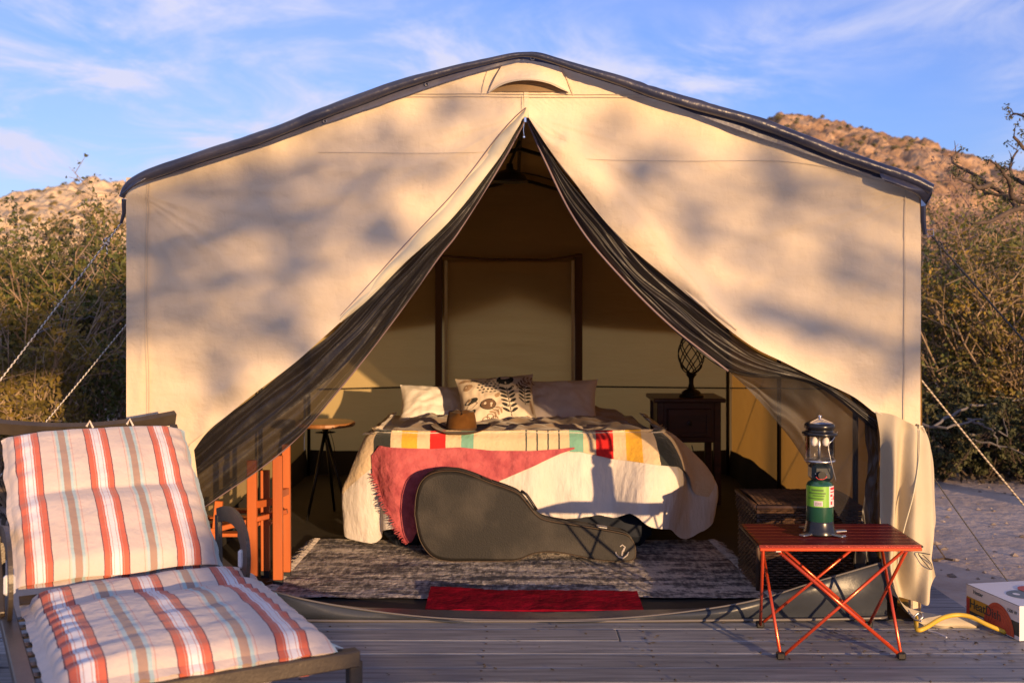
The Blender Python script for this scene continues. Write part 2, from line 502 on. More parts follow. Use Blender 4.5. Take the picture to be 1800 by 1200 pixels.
# ------------------------------------------------------------------ bushes
BARK = mat('bush_bark', (0.24, 0.165, 0.10), 0.9, (0.34, 0.25, 0.165), nscale=20, island=0.2)
BARK_L = mat('bush_bark_light', (0.34, 0.24, 0.16), 0.9, (0.26, 0.17, 0.11), nscale=20, island=0.2)
BARK_D = mat('dark_bark', (0.055, 0.038, 0.03), 0.9, (0.10, 0.07, 0.05), nscale=20, bump=0.004, bscale=60)
LEAF_G = mat('leaf_green', (0.070, 0.098, 0.024), 0.7, (0.13, 0.115, 0.02), nscale=2.5, island=0.5, trans=0.25, tcol=(0.16, 0.15, 0.02))
LEAF_Y = mat('leaf_yellow', (0.25, 0.165, 0.02), 0.7, (0.13, 0.11, 0.025), nscale=3, island=0.45, trans=0.25, tcol=(0.25, 0.17, 0.02))
LEAF_D = mat('leaf_dark', (0.045, 0.055, 0.022), 0.75, (0.08, 0.075, 0.025), nscale=3, island=0.5, trans=0.15)
STALK = mat('dry_stalk', (0.20, 0.13, 0.11), 0.9)

def quads(centers, size, mbx, elong=1.6):
    n = len(centers)
    a = rng.normal(size=(n, 3)); a /= np.linalg.norm(a, axis=1)[:, None]
    b = rng.normal(size=(n, 3)); b -= (b * a).sum(1)[:, None] * a; b /= np.linalg.norm(b, axis=1)[:, None]
    s = size * rng.uniform(.5, 1.3, size=(n, 1))
    A = a * s * elong; B = b * s
    V = np.stack([centers - A, centers + B * .9, centers + A, centers - B * .9], axis=1)
    return V.reshape(-1, 3)

def mesh_np(name, V, m, parent, k=4):
    n = len(V) // k
    me = bpy.data.meshes.new(name)
    me.vertices.add(len(V)); me.vertices.foreach_set('co', (V - np.array(wloc(parent))).astype(np.float32).ravel())
    me.loops.add(n * k); me.loops.foreach_set('vertex_index', np.arange(n * k, dtype=np.int32))
    me.polygons.add(n); me.polygons.foreach_set('loop_start', np.arange(0, n * k, k, dtype=np.int32))
    me.polygons.foreach_set('loop_total', np.full(n, k, dtype=np.int32))
    me.materials.append(m); me.update(calc_edges=True)
    o = bpy.data.objects.new(name, me); COL.objects.link(o); o.parent = parent
    return o

def bush(x, y, h, spread, nstem, leaves, lsize, label, name='desert_bush', leafm=None, barkm=None, cat='bush', group=None, low=0.25, seed=0, stemr=0.012, wild=0.0, z0=None):
    random.seed(seed + 100); 
    z0 = ground_h(x, y) if z0 is None else z0
    root = thing(name, (x, y, z0), label, cat, group)
    br = MB(); tips = []
    for s in range(nstem):
        an = 2 * PI * s / nstem + random.uniform(-.4, .4)
        out = spread * random.uniform(.25, 1.0)
        L = h * random.uniform(.65, 1.0)
        pts = []
        wx, wy = random.uniform(-.1, .1), random.uniform(-.1, .1)
        for k in range(7):
            t = k / 6
            r_ = out * (t ** 0.85)
            pts.append(Vector((x + math.cos(an) * (r_ + .04) + wx * math.sin(t * 5) * h * .4 + random.uniform(-.02, .02) * h * wild,
                               y + math.sin(an) * (r_ + .04) + wy * math.sin(t * 4) * h * .4,
                               z0 - .05 + L * t * (1 - .12 * (out / spread) * t))))
        br.tube(pts, [stemr * (1 - .75 * k / 6) for k in range(7)], 5)
        for b in range(11):
            t = random.uniform(low, 1.0); p = cr(pts, t)
            d = Vector((math.cos(an + random.uniform(-1.6, 1.6)), math.sin(an + random.uniform(-1.6, 1.6)), random.uniform(.3, 1.6))).normalized()
            l = h * random.uniform(.1, .24)
            q = [p, p + d * l * .5 + Vector((0, 0, -.01)), p + d * l + Vector((random.uniform(-.05, .05), random.uniform(-.05, .05), .03))]
            br.tube(q, [stemr * .42, stemr * .28, stemr * .12], 4)
            for tw in range(3):
                pp = q[0].lerp(q[2], random.uniform(.3, 1))
                e = pp + Vector((random.uniform(-1, 1), random.uniform(-1, 1), random.uniform(-.2, 1))).normalized() * l * random.uniform(.3, .7)
                br.tube([pp, e], [stemr * .34, stemr * .2], 3, cap=False)
                tips.append((pp.lerp(e, .5), l * (.17 if spread > .7 else .07))); tips.append((e, l * (.13 if spread > .7 else .05)))
            tips.append((q[2], l * (.22 if spread > .7 else .08)))
    br.build('branches', barkm or BARK, root)
    if leaves:
        tp = np.array([list(p) for p, r_ in tips]); tr = np.array([r_ for p, r_ in tips])
        idx = rng.integers(0, len(tp), leaves)
        c = tp[idx] + rng.normal(size=(leaves, 3)) * tr[idx][:, None] * np.array([.75, .75, .6])
        mesh_np('foliage', quads(c, lsize, None), leafm or LEAF_G, root)
    return root

GB = 'desert bushes behind the tent'
LB = [ # x px, dist, height, spread, leaf count
    (30, 8.0, 1.75, .75, 8000, LEAF_Y, 'yellow flowered low bush at the far left edge of the photo'),
    (120, 9.3, 2.05, 1.0, 15000, LEAF_G, 'olive green creosote bush just left of the tent wall'),
    (-30, 9.8, 2.2, 1.1, 14000, LEAF_G, 'tall green bush at the left edge below the pale hill'),
    (240, 10.6, 2.15, 1.0, 9000, LEAF_D, 'dark green bush half hidden by the left tent wall'),
    (60, 12.0, 2.45, 1.2, 12000, LEAF_Y, 'brownish taller bush behind the left hedge of bushes'),
    (-230, 9.0, 2.2, 1.1, 7000, LEAF_G, 'green bush outside the left edge of the photo'),
]
for i, (px, d, h, sp_, nl, lm, lab) in enumerate(LB):
    bush((px - 900) * d / F, d, h * 1.02, sp_ * .95, 22, int(nl * 1.15), 0.014, lab, leafm=lm, group=GB, seed=i, low=.15, barkm=BARK_L if i % 2 else BARK)
RB = [
    (1690, 10.2, 1.95, .95, 13000, LEAF_G, 'olive bush right beside the right tent wall'),
    (1800, 9.8, 1.9, .9, 13000, LEAF_Y, 'golden brown twiggy bush at the right edge'),
    (1640, 12.5, 2.2, 1.1, 10000, LEAF_Y, 'yellowish bush half hidden behind the right tent wall'),
    (1760, 13.5, 2.6, 1.2, 13000, LEAF_G, 'taller green bush behind the right bushes'),
    (1900, 12.0, 2.4, 1.2, 8000, LEAF_G, 'green bush just outside the right edge of the photo'),
    (2040, 10.5, 2.1, 1.1, 7000, LEAF_Y, 'yellow bush farther outside the right edge'),
]
for i, (px, d, h, sp_, nl, lm, lab) in enumerate(RB):
    bush((px - 900) * d / F, d, h * 1.13, sp_, 26, int(nl * .95), 0.014, lab, leafm=lm, group=GB, seed=30 + i, low=.14, stemr=.016, barkm=BARK)
for i, (px, d, lab) in enumerate(((1640, 9.1, 'low dark scrub bush at the foot of the bushes beside the right tent wall'), (1725, 9.25, 'low dark scrub bush under the olive bush on the right'), (1810, 9.1, 'low dark scrub bush at the right edge on the shaded sand'))):
    bush((px - 900) * d / F, d, .78, .55, 14, 9000, .013, lab, leafm=LEAF_D, barkm=BARK_D, group='low scrub at the foot of the right bushes', seed=80 + i, low=.05, stemr=.008)
# thin bare shrub reaching above the right bushes
bush((1745 - 900) * 11.0 / F, 11.0, 3.05, .45, 5, 900, 0.013, 'thin pinkish dry shrub rising above the bushes by the right hill', name='dry_shrub', leafm=STALK, barkm=STALK, cat='shrub', seed=61, low=.55, stemr=.012)
bush((1640 - 900) * 14.0 / F, 14.5, 3.3, .5, 5, 700, 0.014, 'small twiggy shrub tip showing over the right roof corner', name='dry_shrub', leafm=STALK, barkm=STALK, cat='shrub', seed=62, low=.6)
bush((205 - 900) * 11.5 / F, 11.5, 2.75, .45, 6, 900, 0.014, 'thin shrub rising beside the left roof corner', name='dry_shrub', leafm=LEAF_D, barkm=BARK, cat='shrub', seed=63, low=.6)
bush((50 - 900) * 10.5 / F, 10.5, 2.5, .5, 6, 2500, 0.015, 'dark green bush tip reaching into the sky at the left', name='dry_shrub', leafm=LEAF_D, barkm=BARK, cat='shrub', seed=64, low=.5)

# far scrub on the flat, one mass
mb = MB(); cs = []
for k in range(900):
    y = random.uniform(18, 95); x = random.uniform(-.75, .85) * y * 1.1
    hh = random.uniform(.5, 1.5)
    for q in range(26):
        cs.append((x + random.gauss(0, hh * .4), y + random.gauss(0, hh * .4), ground_h(x, y) + abs(random.gauss(.5, .3)) * hh))
rt = thing('desert_scrub', (0, 50, GZ), None, None); 
V = quads(np.array(cs), 0.10, None)
o = mesh_np('desert_scrub_mass', V, SCRUB, rt)
o.parent = None; o.location = wloc(rt); bpy.data.objects.remove(rt)
o.name = 'desert_scrub'; tag(o, 'low desert scrub on the flat between the bushes and the hills', 'scrub', kind='stuff')

LITTER_SHADE = mat('litter_and_shade', (0.05, 0.04, 0.03), .95, (0.09, 0.07, 0.05), nscale=4, island=.4)  # dark flecks imitate shade under the bushes; colour also used for deck litter
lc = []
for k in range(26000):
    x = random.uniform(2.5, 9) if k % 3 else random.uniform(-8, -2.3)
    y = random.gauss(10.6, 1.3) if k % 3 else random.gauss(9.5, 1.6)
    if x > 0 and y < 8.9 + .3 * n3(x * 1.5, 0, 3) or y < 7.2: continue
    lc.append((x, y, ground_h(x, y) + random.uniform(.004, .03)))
rt = thing('x', (3, 10, GZ)); o = mesh_np('litter_and_shade', quads(np.array(lc), .022, None) , LITTER_SHADE, rt)
o.parent = None; o.location = wloc(rt); bpy.data.objects.remove(rt); tag(o, 'dark leaf flecks put in as shade under the desert bushes', 'leaf litter', kind='stuff')

# gnarled tree reaching in from the right
tr = thing('gnarled_tree', ((1985 - 900) * 7.4 / F, 7.4, GZ), 'dark gnarled tree whose bare crooked branches reach in from the right edge', 'tree')
def crook(a, b, n, amp, seed_):
    random.seed(seed_); a = Vector(a); b = Vector(b); out = []
    for k in range(n + 1):
        t = k / n; e = math.sin(t * PI) ** .6 if 0 < t < 1 else 0
        out.append(a.lerp(b, t) + Vector((random.uniform(-1, 1), random.uniform(-1, 1), random.uniform(-1, 1))) * amp * e)
    return out
tx = (1985 - 900) * 7.4 / F
trunk = [Vector((tx, 7.4, GZ - .1)), Vector((tx + .05, 7.4, .4)), P(1960, 520, 7.4), P(1930, 440, 7.4), P(1900, 395, 7.4)]
MB().tube(cr_arc(trunk, 16), [.13 - .004 * k for k in range(17)], 10).build('trunk', BARK_D, tr, smooth=True)
limbs = [[(1900, 395), (1840, 365), (1790, 368), (1750, 385), (1712, 395)], [(1840, 365), (1780, 350), (1740, 325), (1700, 300), (1672, 283), (1690, 262)],
         [(1740, 325), (1720, 330), (1700, 318), (1676, 312)], [(1790, 368), (1770, 345), (1735, 340), (1715, 322)],
         [(1900, 395), (1860, 330), (1830, 290), (1800, 262), (1782, 240)], [(1830, 290), (1815, 250), (1812, 215), (1790, 200), (1778, 204)],
         [(1780, 350), (1775, 322), (1760, 300), (1748, 285)], [(1860, 330), (1790, 318), (1775, 290), (1790, 265)]]
TW = []
for i, L in enumerate(limbs):
    pts = [P(x, y, 7.4 + (.10 * k if i % 2 else -.08 * k)) for k, (x, y) in enumerate(L)]
    cp = cr_arc(pts, 14); random.seed(i)
    cp = [p + Vector((random.uniform(-1, 1), 0, random.uniform(-1, 1))) * .007 for p in cp]
    r0 = .03 if i in (0, 4) else .017
    MB().tube(cp, [r0 * (1 - .75 * k / 14) + .002 for k in range(15)], 7).build('limb', BARK_D, tr, smooth=True)
    for k in range(3, 15):
        TW.append((cp[k], i))
tw = MB(); tips = []
for k, (p, i) in enumerate(TW):
    d = Vector((random.uniform(-1, .6), random.uniform(-1, 1), random.uniform(-.4, 1))).normalized() * random.uniform(.04, .12)
    tw.tube([p, p + d * .5 + Vector((0, 0, random.uniform(-.01, .02))), p + d], [.004, .003, .0015], 4)
    if k % 2: tips.append(p + d); tips.append(p + d * .7)
tw.build('twig', BARK_D, tr)['kind'] = 'stuff'
tp = np.array([list(p) for p in tips]); idx = rng.integers(0, len(tp), 1100)
o = mesh_np('foliage', quads(tp[idx] + rng.normal(size=(1100, 3)) * .016, .006, None, 2.2), LEAF_D, tr)

# fallen dead branches lying in front of the right bushes
BLUEB = mat('weathered_branch', (0.13, 0.12, 0.12), 0.9)
def dead(name, label, paths, d0, r):
    x0, y0, _ = P(paths[0][0][0], 700, d0)
    rt = thing(name, (x0, d0, GZ), label, 'branch', 'dead branches on the sand by the right bushes')
    for k, L in enumerate(paths):
        pts = [P(x, y, d0 + dd) for (x, y, dd) in L]
        cp = cr_arc(pts, 18); random.seed(k + len(L))
        cp = [p + Vector((random.uniform(-1, 1), random.uniform(-1, 1), random.uniform(-1, 1))) * .012 for p in cp]
        MB().tube(cp, [r * (1 - .7 * q / 18) for q in range(19)], 6).build('branch', BLUEB, rt)
dead('dead_branch', 'grey dead branch arching low beside the right tent wall', [[(1600, 745, .3), (1670, 750, 0), (1720, 735, .1), (1770, 765, .1), (1762, 722, .3)], [(1640, 752, .1), (1700, 715, .3), (1770, 705, .6), (1840, 690, .8)], [(1700, 738, .1), (1740, 752, 0), (1760, 790, 0)]], 8.6, .012)
dead('dead_branch', 'long bare branch lying flat on the shaded sand right of the tent', [[(1600, 745, .5), (1690, 768, .1), (1780, 790, -.1), (1860, 822, -.4)], [(1690, 768, .1), (1750, 760, .2), (1830, 770, .4)]], 8.9, .012)
dead('dead_branch', 'pale bare stem curving low beside the left tent wall', [[(60, 590, 0), (110, 565, .1), (170, 558, .2), (240, 562, .3)], [(110, 565, .1), (60, 640, .2), (20, 700, .2)]], 8.2, .009)
o = MB().tube([P(1640, 984, 5.9), P(1660, 981, 5.9), P(1676, 984, 5.85)], .006, 6).tube([P(1662, 981, 5.9), P(1646, 958, 5.95)], .004, 5).build('twig', BARK_D); tag(o, 'small forked twig lying on the sand beside the tied flap', 'twig')

# ------------------------------------------------------------------ trees behind the camera that dapple the tent
def shade_tree(x, y, h, seed, clumps, label, leafn, low_h=0.9, streaks=()):
    random.seed(seed)
    z0 = ground_h(x, y)
    rt = thing('acacia_tree', (x, y, z0), label, 'tree')
    MB().tube([(x, y, z0 - .1), (x + .1, y, z0 + .6), (x - .05, y + .05, z0 + 1.8), (x, y, z0 + 3.3)], [.1, .085, .07, .05], 8).build('trunk', BARK_D, rt)
    br = MB(); cen = []
    for (dx, dz, r) in clumps:
        p = Vector((x + dx, y + random.uniform(-.6, .6), z0 + dz))
        br.tube(crook((x, y, z0 + 3.2), p, 6, .08, seed + len(cen)), [.035, .03, .026, .02, .016, .012, .008], 5)
        n = int(leafn * r * r)
        c = np.array(list(p)) + rng.normal(size=(n, 3)) * np.array([r * .5, r * .5, r * .42])
        cen.append(c)
    for st_ in streaks:
        q_ = []
        for (px, py) in st_:
            p0 = P(px, py, 4.25); q_.append(p0 + SUN_TO * ((y - p0.y) / SUN_TO.y))
        m__ = len(q_) * 5; br.tube(cr_arc([Vector((x, y, z0 + 3.0))] + q_, m__), [.05 - .035 * k / m__ for k in range(m__ + 1)], 6)
        for k in range(3):
            a_ = cr(q_, random.random()); br.tube([a_, a_ + Vector((random.uniform(-.5, .5), 0, random.uniform(-.1, .45)))], [.022, .008], 5)
    br.build('branches', BARK_D, rt)
    mesh_np('crown', quads(np.concatenate(cen), .06, None), LEAF_G, rt)
def back(px, py, s):
    """the point the sun passes on its way to picture point px,py of the tent front, s metres before it"""
    return P(px, py, 4.25) + SUN_TO * s
def clumps_for(x, y, pts):
    out = []; z0 = ground_h(x, y)
    for (px, py, r) in pts:
        p0 = P(px, py, 4.25); s = (y - p0.y) / SUN_TO.y; q = p0 + SUN_TO * s
        out.append((q.x - x, q.z - z0, r * .78))
    return out
pL = [(770, 215, .13), (745, 270, .15), (700, 310, .13), (650, 275, .16), (600, 330, .14), (540, 385, .17), (470, 420, .16), (430, 470, .15), (380, 430, .12), (600, 420, .15), (560, 470, .13),
      (480, 590, .18), (420, 640, .15), (330, 400, .12), (300, 350, .10), (330, 520, .13), (640, 230, .10), (300, 560, .12), (530, 300, .12), (430, 350, .1), (330, 300, .09), (490, 500, .1)]
pR = [(1010, 240, .08), (1110, 300, .13), (1160, 340, .12), (1230, 260, .15), (1260, 300, .14), (1350, 320, .10), (1440, 520, .13), (1480, 600, .15), (1400, 470, .1), (1500, 660, .12), (1240, 390, .08), (1100, 360, .08), (1540, 560, .1), (1540, 330, .08)]
sl = 17.5
bx, by = back(520, 400, sl)[0] - 2.3, back(520, 400, sl)[1]
shade_tree(bx, by, 3.4, 5, clumps_for(bx, by, pL), 'sparse acacia tree behind the camera that dapples the left tent front', 600, streaks=([(700, 520), (640, 400), (700, 300), (785, 170)], [(620, 470), (520, 380), (400, 365), (250, 350)], [(560, 440), (430, 400), (330, 430), (290, 520)], [(600, 360), (560, 300), (600, 240)], [(480, 560), (420, 620), (300, 640)], [(760, 290), (820, 230), (850, 190)]))
bx, by = back(1300, 420, sl + 1)[0] + 1.9, back(1300, 420, sl + 1)[1]
shade_tree(bx, by, 3.4, 6, clumps_for(bx, by, pR), 'thin acacia tree behind the camera that dapples the right tent front', 560, streaks=([(1300, 560), (1200, 380), (1110, 300), (1010, 235)], [(1250, 420), (1300, 330), (1420, 300), (1560, 320)], [(1380, 560), (1460, 560), (1530, 640)], [(1400, 480), (1380, 400), (1340, 340)]))
for i, (xx, hh) in enumerate(((2.4, 1.35), (3.6, 1.42), (4.3, 1.95), (4.95, 2.0), (5.9, 1.3), (6.5, 1.45), (7.2, 1.38), (8.4, 1.4), (9.6, 1.45), (10.8, 1.5))):  # unseen bush row, added to shade the deck and the lounger seat
    bush(xx, -9.2 + .3 * math.sin(i * 2), hh, .95, 14, 9000 if hh < 1.6 else 16000, .04, 'low round bush added unseen behind the camera to shade deck and lounger', group='unseen bushes added for shade', seed=200 + i, low=.05)

# ------------------------------------------------------------------ deck
def deck(name, x0, x1, y0, y1, pitch=.1465, ztop=0.0, joints=()):
    rt = thing(name, ((x0 + x1) / 2, (y0 + y1) / 2, GZ), kind='structure')
    me = None
    y = y1 - pitch / 2; k = 0
    segs = []
    while y > y0:
        k += 1
        js = sorted([x0] + [j for j in joints[k % len(joints)]] + [x1]) if joints else [x0, x1]
        for a, b in zip(js, js[1:]): segs.append((a, b, y))
        y -= pitch
    cache = {}
    random.seed(3)
    for a, b, y in segs:
        L = round(b - a - .003, 3)
        if L not in cache:
            m_ = MB(); m_.box((0, 0, -.019), (L, pitch - .007, .038), bev=.004)
            o = m_.build('plank', PLANK, origin=(0, 0, 0)); cache[L] = o.data
        else:
            o = bpy.data.objects.new('plank', cache[L]); COL.objects.link(o)
        o.parent = rt
        o.location = Vector(((a + b) / 2, y, ztop + random.uniform(-.0015, .0015))) - wloc(rt)
        o.rotation_euler = (random.uniform(-.004, .004), 0, random.uniform(-.0006, .0006))
    j = MB()
    x = x0 + .1
    while x < x1:
        j.box((x, (y0 + y1) / 2, ztop - .045 - .07), (.045, y1 - y0 - .02, .14)); x += .6
    j.box(((x0 + x1) / 2, y1 - .022, ztop - .045 - .07), (x1 - x0, .038, .139)).build('joist', JOIST, rt)
    nl = MB(); x = x0 + .1
    while x < x1:
        for (a, b, y) in segs:
            if a <= x <= b:
                for dy in (-.04, .04): nl.lathe([(.0045, -.002), (.0045, .0018), (.001, .0022)], (x + random.uniform(-.006, .006), y + dy, ztop), 6)
        x += .6
    nl.build('nail', NAIL, rt)['kind'] = 'stuff'
    return rt
deck('front_deck', -2.6, 3.4, .9, 4.30, joints=((), (), (.4,), (), (-1.2,), (), (2.2,)))
deck('tent_deck', -1.72, 1.86, 4.306, 8.4)

random.seed(21); mb = MB()
for k in range(420):
    x = random.uniform(-1.5, 2.6); y = random.uniform(2.9, 4.2)
    if random.random() < .5: x = random.gauss(1.6, .5); y = random.gauss(4.0, .15)
    if y > 4.24 or y < 2.6: continue
    s_ = random.choice((.003, .004, .005, .008)); a = random.uniform(0, PI)
    mb.add([(x + (q[0] * 1.8 * math.cos(a) - q[1] * .7 * math.sin(a)) * s_, y + (q[0] * 1.8 * math.sin(a) + q[1] * .7 * math.cos(a)) * s_, .002 + (q[2] + 1) * s_ * .3) for q in OCT], OF)
o = mb.build('dry_litter', LITTER_SHADE); tag(o, 'bits of dry leaf and grit blown over the deck boards', 'litter', kind='stuff')

# ------------------------------------------------------------------ tent
TX = 0.045; HWT = 1.556; YF = 4.25; YB = 7.9
XL, XR = TX - HWT, TX + HWT
tent = thing('wall_tent', (TX, 6.0, 0), 'large cream canvas wall tent with open front door and grey roof fly', 'tent')
def fw(px, py, off=0.0): 
    p = P(px, py, YF); p.y += off; return p

def gauss_ridge(x, y, pl, w):
    """0..1 ridge about the polyline pl in picture units"""
    best = 1e9
    for (ax, ay), (bx_, by_) in zip(pl, pl[1:]):
        dx, dy = bx_ - ax, by_ - ay; t = max(0, min(1, ((x - ax) * dx + (y - ay) * dy) / (dx * dx + dy * dy)))
        best = min(best, (x - ax - t * dx) ** 2 + (y - ay - t * dy) ** 2)
    return math.exp(-best / (w * w))
RIDGES = [([(996, 251), (1113, 372), (1230, 512), (1330, 620), (1420, 690)], 13, .022), ([(870, 287), (793, 386), (700, 490), (590, 600), (480, 690)], 16, .012),
          ([(250, 345), (420, 372), (620, 340)], 12, .006), ([(262, 345), (420, 400), (560, 520)], 22, .007), ([(240, 700), (262, 560), (258, 400)], 9, .006),
          ([(330, 700), (400, 690), (470, 660)], 20, .014), ([(1540, 725), (1590, 640), (1600, 480)], 14, .008), ([(1500, 690), (1560, 560), (1580, 360)], 22, .007),
          ([(360, 760), (380, 700), (430, 650)], 16, .012), ([(1240, 280), (1400, 330), (1560, 335)], 18, .006), ([(1050, 300), (1200, 310), (1350, 280)], 16, .004),
          ([(600, 240), (760, 230), (890, 200)], 12, .005), ([(560, 300), (740, 290), (880, 240)], 10, .004)]
def wall_disp(u, v, p):
    x = p.x * F / YF + 900; y = HZ - (p.z - EYE) * F / YF
    edge = min(1, (x - 222) / 30, (1618 - x) / 30); edge = max(0, edge)
    d = .020 * n3(x * .0035, y * .0045, 1) + .009 * n3(x * .012, y * .008, 4) + .0045 * n3(x * .028, y * .011, 8)
    # creases fanning out of the eave corners and from the door head
    for (cx__, cy__, k_, sd__) in ((222, 330, 11, 3), (1618, 335, 11, 5), (925, 200, 13, 7)):
        dx__, dy__ = x - cx__, y - cy__; rr_ = math.hypot(dx__, dy__)
        an_ = math.atan2(dy__, abs(dx__) + 1e-6) if k_ == 11 else math.atan2(abs(dx__), dy__)
        d -= .011 * max(0, n3(an_ * k_, rr_ * .0022, sd__)) * min(1, rr_ / 80) * math.exp(-rr_ / 520)
    for pl, w, a in RIDGES: d -= a * gauss_ridge(x, y, pl, w)
    return Vector((0, d * edge, 0))

TOPL = [(925, 104), (860, 118), (780, 140), (700, 168), (600, 203), (500, 237), (400, 271), (320, 297), (262, 315), (240, 320), (228, 328), (222, 345), (222, 420), (222, 540), (222, 680), (222, 820), (222, 960), (222, 1085)]
INL = [(921, 207), (911, 224), (893, 252), (872, 285), (848, 315), (820, 350), (793, 386), (755, 422), (712, 462), (655, 515), (600, 566), (560, 602), (520, 637), (480, 668), (440, 698), (400, 730), (365, 757), (335, 780)]
TOPR = [(925, 104), (985, 116), (1060, 138), (1140, 165), (1220, 194), (1300, 224), (1380, 253), (1460, 282), (1540, 308), (1590, 321), (1608, 331), (1616, 350), (1618, 420), (1618, 500), (1618, 580), (1618, 660), (1618, 720), (1618, 762)]
INR = [(929, 207), (945, 232), (965, 262), (987, 294), (1010, 322), (1036, 357), (1065, 392), (1095, 425), (1124, 448), (1155, 470), (1190, 500), (1232, 538), (1280, 580), (1325, 612), (1380, 638), (1440, 668), (1500, 697), (1540, 728)]
def front(name, outer, inner):
    rows = [[fw(x, y) for x, y in outer]]
    for t in (.33, .66): rows.append([fw(a + (c - a) * t, b + (d - b) * t) for (a, b), (c, d) in zip(outer, inner)])
    rows.append([fw(x, y, -.012) for x, y in inner])
    return loft(rows, 150, 70, wall_disp).build(name, CANVAS, tent, smooth=True)
front('front_wall', TOPL, INL); front('front_wall', TOPR, INR)
# small piece of canvas joining both halves over the door, and left wall foot behind the lounger
MB().grid(lambda u, v: fw(921 + 8 * u, 104 + 103 * v, -.001 + .0005), 2, 8).build('gusset', CANVAS, tent)
loft([[fw(222, 772), fw(224, 900), fw(226, 1090)], [fw(280, 775), fw(280, 900), fw(285, 1088)], [fw(338, 778), fw(350, 900), fw(345, 1080)]], 24, 16,
     lambda u, v, p: Vector((0, .012 * math.sin(v * 14 + u * 2), 0))).build('front_wall', CANVAS, tent, smooth=True)

def strip(name, pl, w, m, off=-.006, thick=0.0, parent=tent, n=60):
    """a thin sewn band following a picture polyline on the tent front"""
    c = cr_arc([fw(x, y) for x, y in pl], n)
    c = [p + wall_disp(0, 0, p) + Vector((0, off, 0)) for p in c]
    V = []; Fc = []
    for i, p in enumerate(c):
        t = (c[min(i + 1, n)] - c[max(i - 1, 0)]).normalized(); s = Vector((t.z, 0, -t.x)) * w / 2
        V += [p - s, p - s + Vector((0, -.002, 0)), p + s + Vector((0, -.002, 0)), p + s]
        if i: 
            a = (i - 1) * 4; Fc += [(a + k, a + k + 1, a + 5 + k, a + 4 + k) for k in range(3)]
    return MB().add(V, Fc).build(name, m, parent)
strip('seam', [(258, 322), (258, 500), (259, 720), (259, 780)], .003, SEAM)
strip('seam', [(262, 322), (262, 500), (263, 720), (263, 780)], .002, SEAM)
strip('seam', [(1588, 326), (1588, 500), (1589, 740)], .003, SEAM)
strip('seam', [(700, 172), (900, 171), (1140, 172)], .002, SEAM); strip('seam', [(720, 167), (900, 166), (1125, 167)], .002, SEAM)
strip('seam', [(560, 268), (760, 270), (880, 267)], .0012, SEAM); strip('seam', [(1000, 280), (1200, 284), (1400, 286), (1560, 322)], .0012, SEAM)
strip('seam', [(918, 168), (917, 190), (916, 208)], .002, SEAM)

for xx in (XL, XR):
    MB().box((xx + (.016 if xx < 0 else -.012), YF + .03, .84), (.040, .036, 1.66), bev=.006).build('corner_leak_strip', CANVAS, tent)  # added canvas strip, blocks the sun leaking in at the corner
for xx in (XL, XR):
    MB().box((xx + (.03 if xx < 0 else -.03), YF + .03, 1.655), (.075, .02, .17)).build('corner_leak_patch', CANVAS, tent)  # added canvas patch, blocks the sun leaking in under the eave
# turned-back hems beside the door
def hem(name, A, B, m, offA, offB, n=70, k=8):
    a = cr_arc([fw(x, y) for x, y in A], n); b = cr_arc([fw(x, y) for x, y in B], n)
    a = [p + wall_disp(0, 0, p) for p in a]
    def fn(u, v):
        i = int(round(u * n)); p = a[i].lerp(b[i], v)
        p = p + Vector((0, offA * (1 - v) + offB * v - .012 * math.sin(PI * v) + .004 * math.sin(u * 30 + v * 3), 0))
        return p
    return MB().grid(fn, n, k).build(name, m, tent, smooth=True)
hem('door_hem', [(926, 188), (905, 208), (872, 246), (802, 336), (721, 422), (645, 507), (600, 557)], [(920, 207), (905, 235), (872, 287), (793, 387), (712, 463), (645, 530), (600, 567)], HEM, -.004, -.022)
hem('door_hem', [(933, 207), (965, 235), (1010, 262), (1060, 315), (1130, 392), (1230, 512), (1290, 575)], [(930, 210), (960, 256), (1010, 322), (1065, 392), (1124, 449), (1232, 539), (1290, 588)], CANVAS, -.012, -.016)

MB().tube([p + wall_disp(0, 0, p) + Vector((0, -.010, 0)) for p in cr_arc([fw(x, y) for x, y in ((924, 190), (903, 209), (870, 247), (800, 337), (719, 423), (643, 508), (600, 555))], 60)], .0022, 5).build('hem_shadow_line', MESH_EDGE, tent)  # dark tube stands for the thin shadow line along the hem fold
# mosquito mesh curtains, gathered
def curtain(name, A, B, m, folds, amp, depth, n=110, k=40, seed=0, sag=0.0, par=tent):
    a = cr_arc([P(x, y, d) for x, y, d in A], n); b = cr_arc([P(x, y, d) for x, y, d in B], n)
    def fn(u, v):
        i = int(round(u * n)); p = a[i].lerp(b[i], v); w = (a[i] - b[i]).length
        ph = 1.4 * n3(u * 2.5, 0, seed)
        f = 2.0 * n3(v * folds * 1.9 + ph, u * 1.6, seed) + .9 * n3(v * folds * 4.5 + ph * 2, u * 2.2, seed + 2) + .5 * math.sin((v * folds + ph * 1.5) * 2 * PI)
        y = amp * f * min(1, w / .15) + depth * math.sin(PI * v)
        return p + Vector((0, y, 0)) + Vector((n3(u * 9, v * 4, seed), 0, n3(u * 9, v * 4, seed + 3))) * .01 * min(1, w / .1)
    return MB().grid(fn, n, k).build(name, m, par, smooth=True)
d1 = 4.265
curtain('door_mesh', [(921, 208, d1), (911, 222, d1), (872, 286, d1), (793, 386, d1), (712, 462, d1), (600, 566, d1), (520, 637, d1), (440, 698, d1), (335, 778, d1)],
        [(924, 210, d1 + .01), (916, 226, d1 + .02), (880, 290, d1 + .03), (806, 408, d1 + .04), (771, 453, d1 + .05), (690, 566, d1 + .06), (600, 680, d1 + .06), (500, 790, d1 + .06), (350, 897, d1 + .06)], MESH_LOW, 3.0, .017, -.02, seed=1)
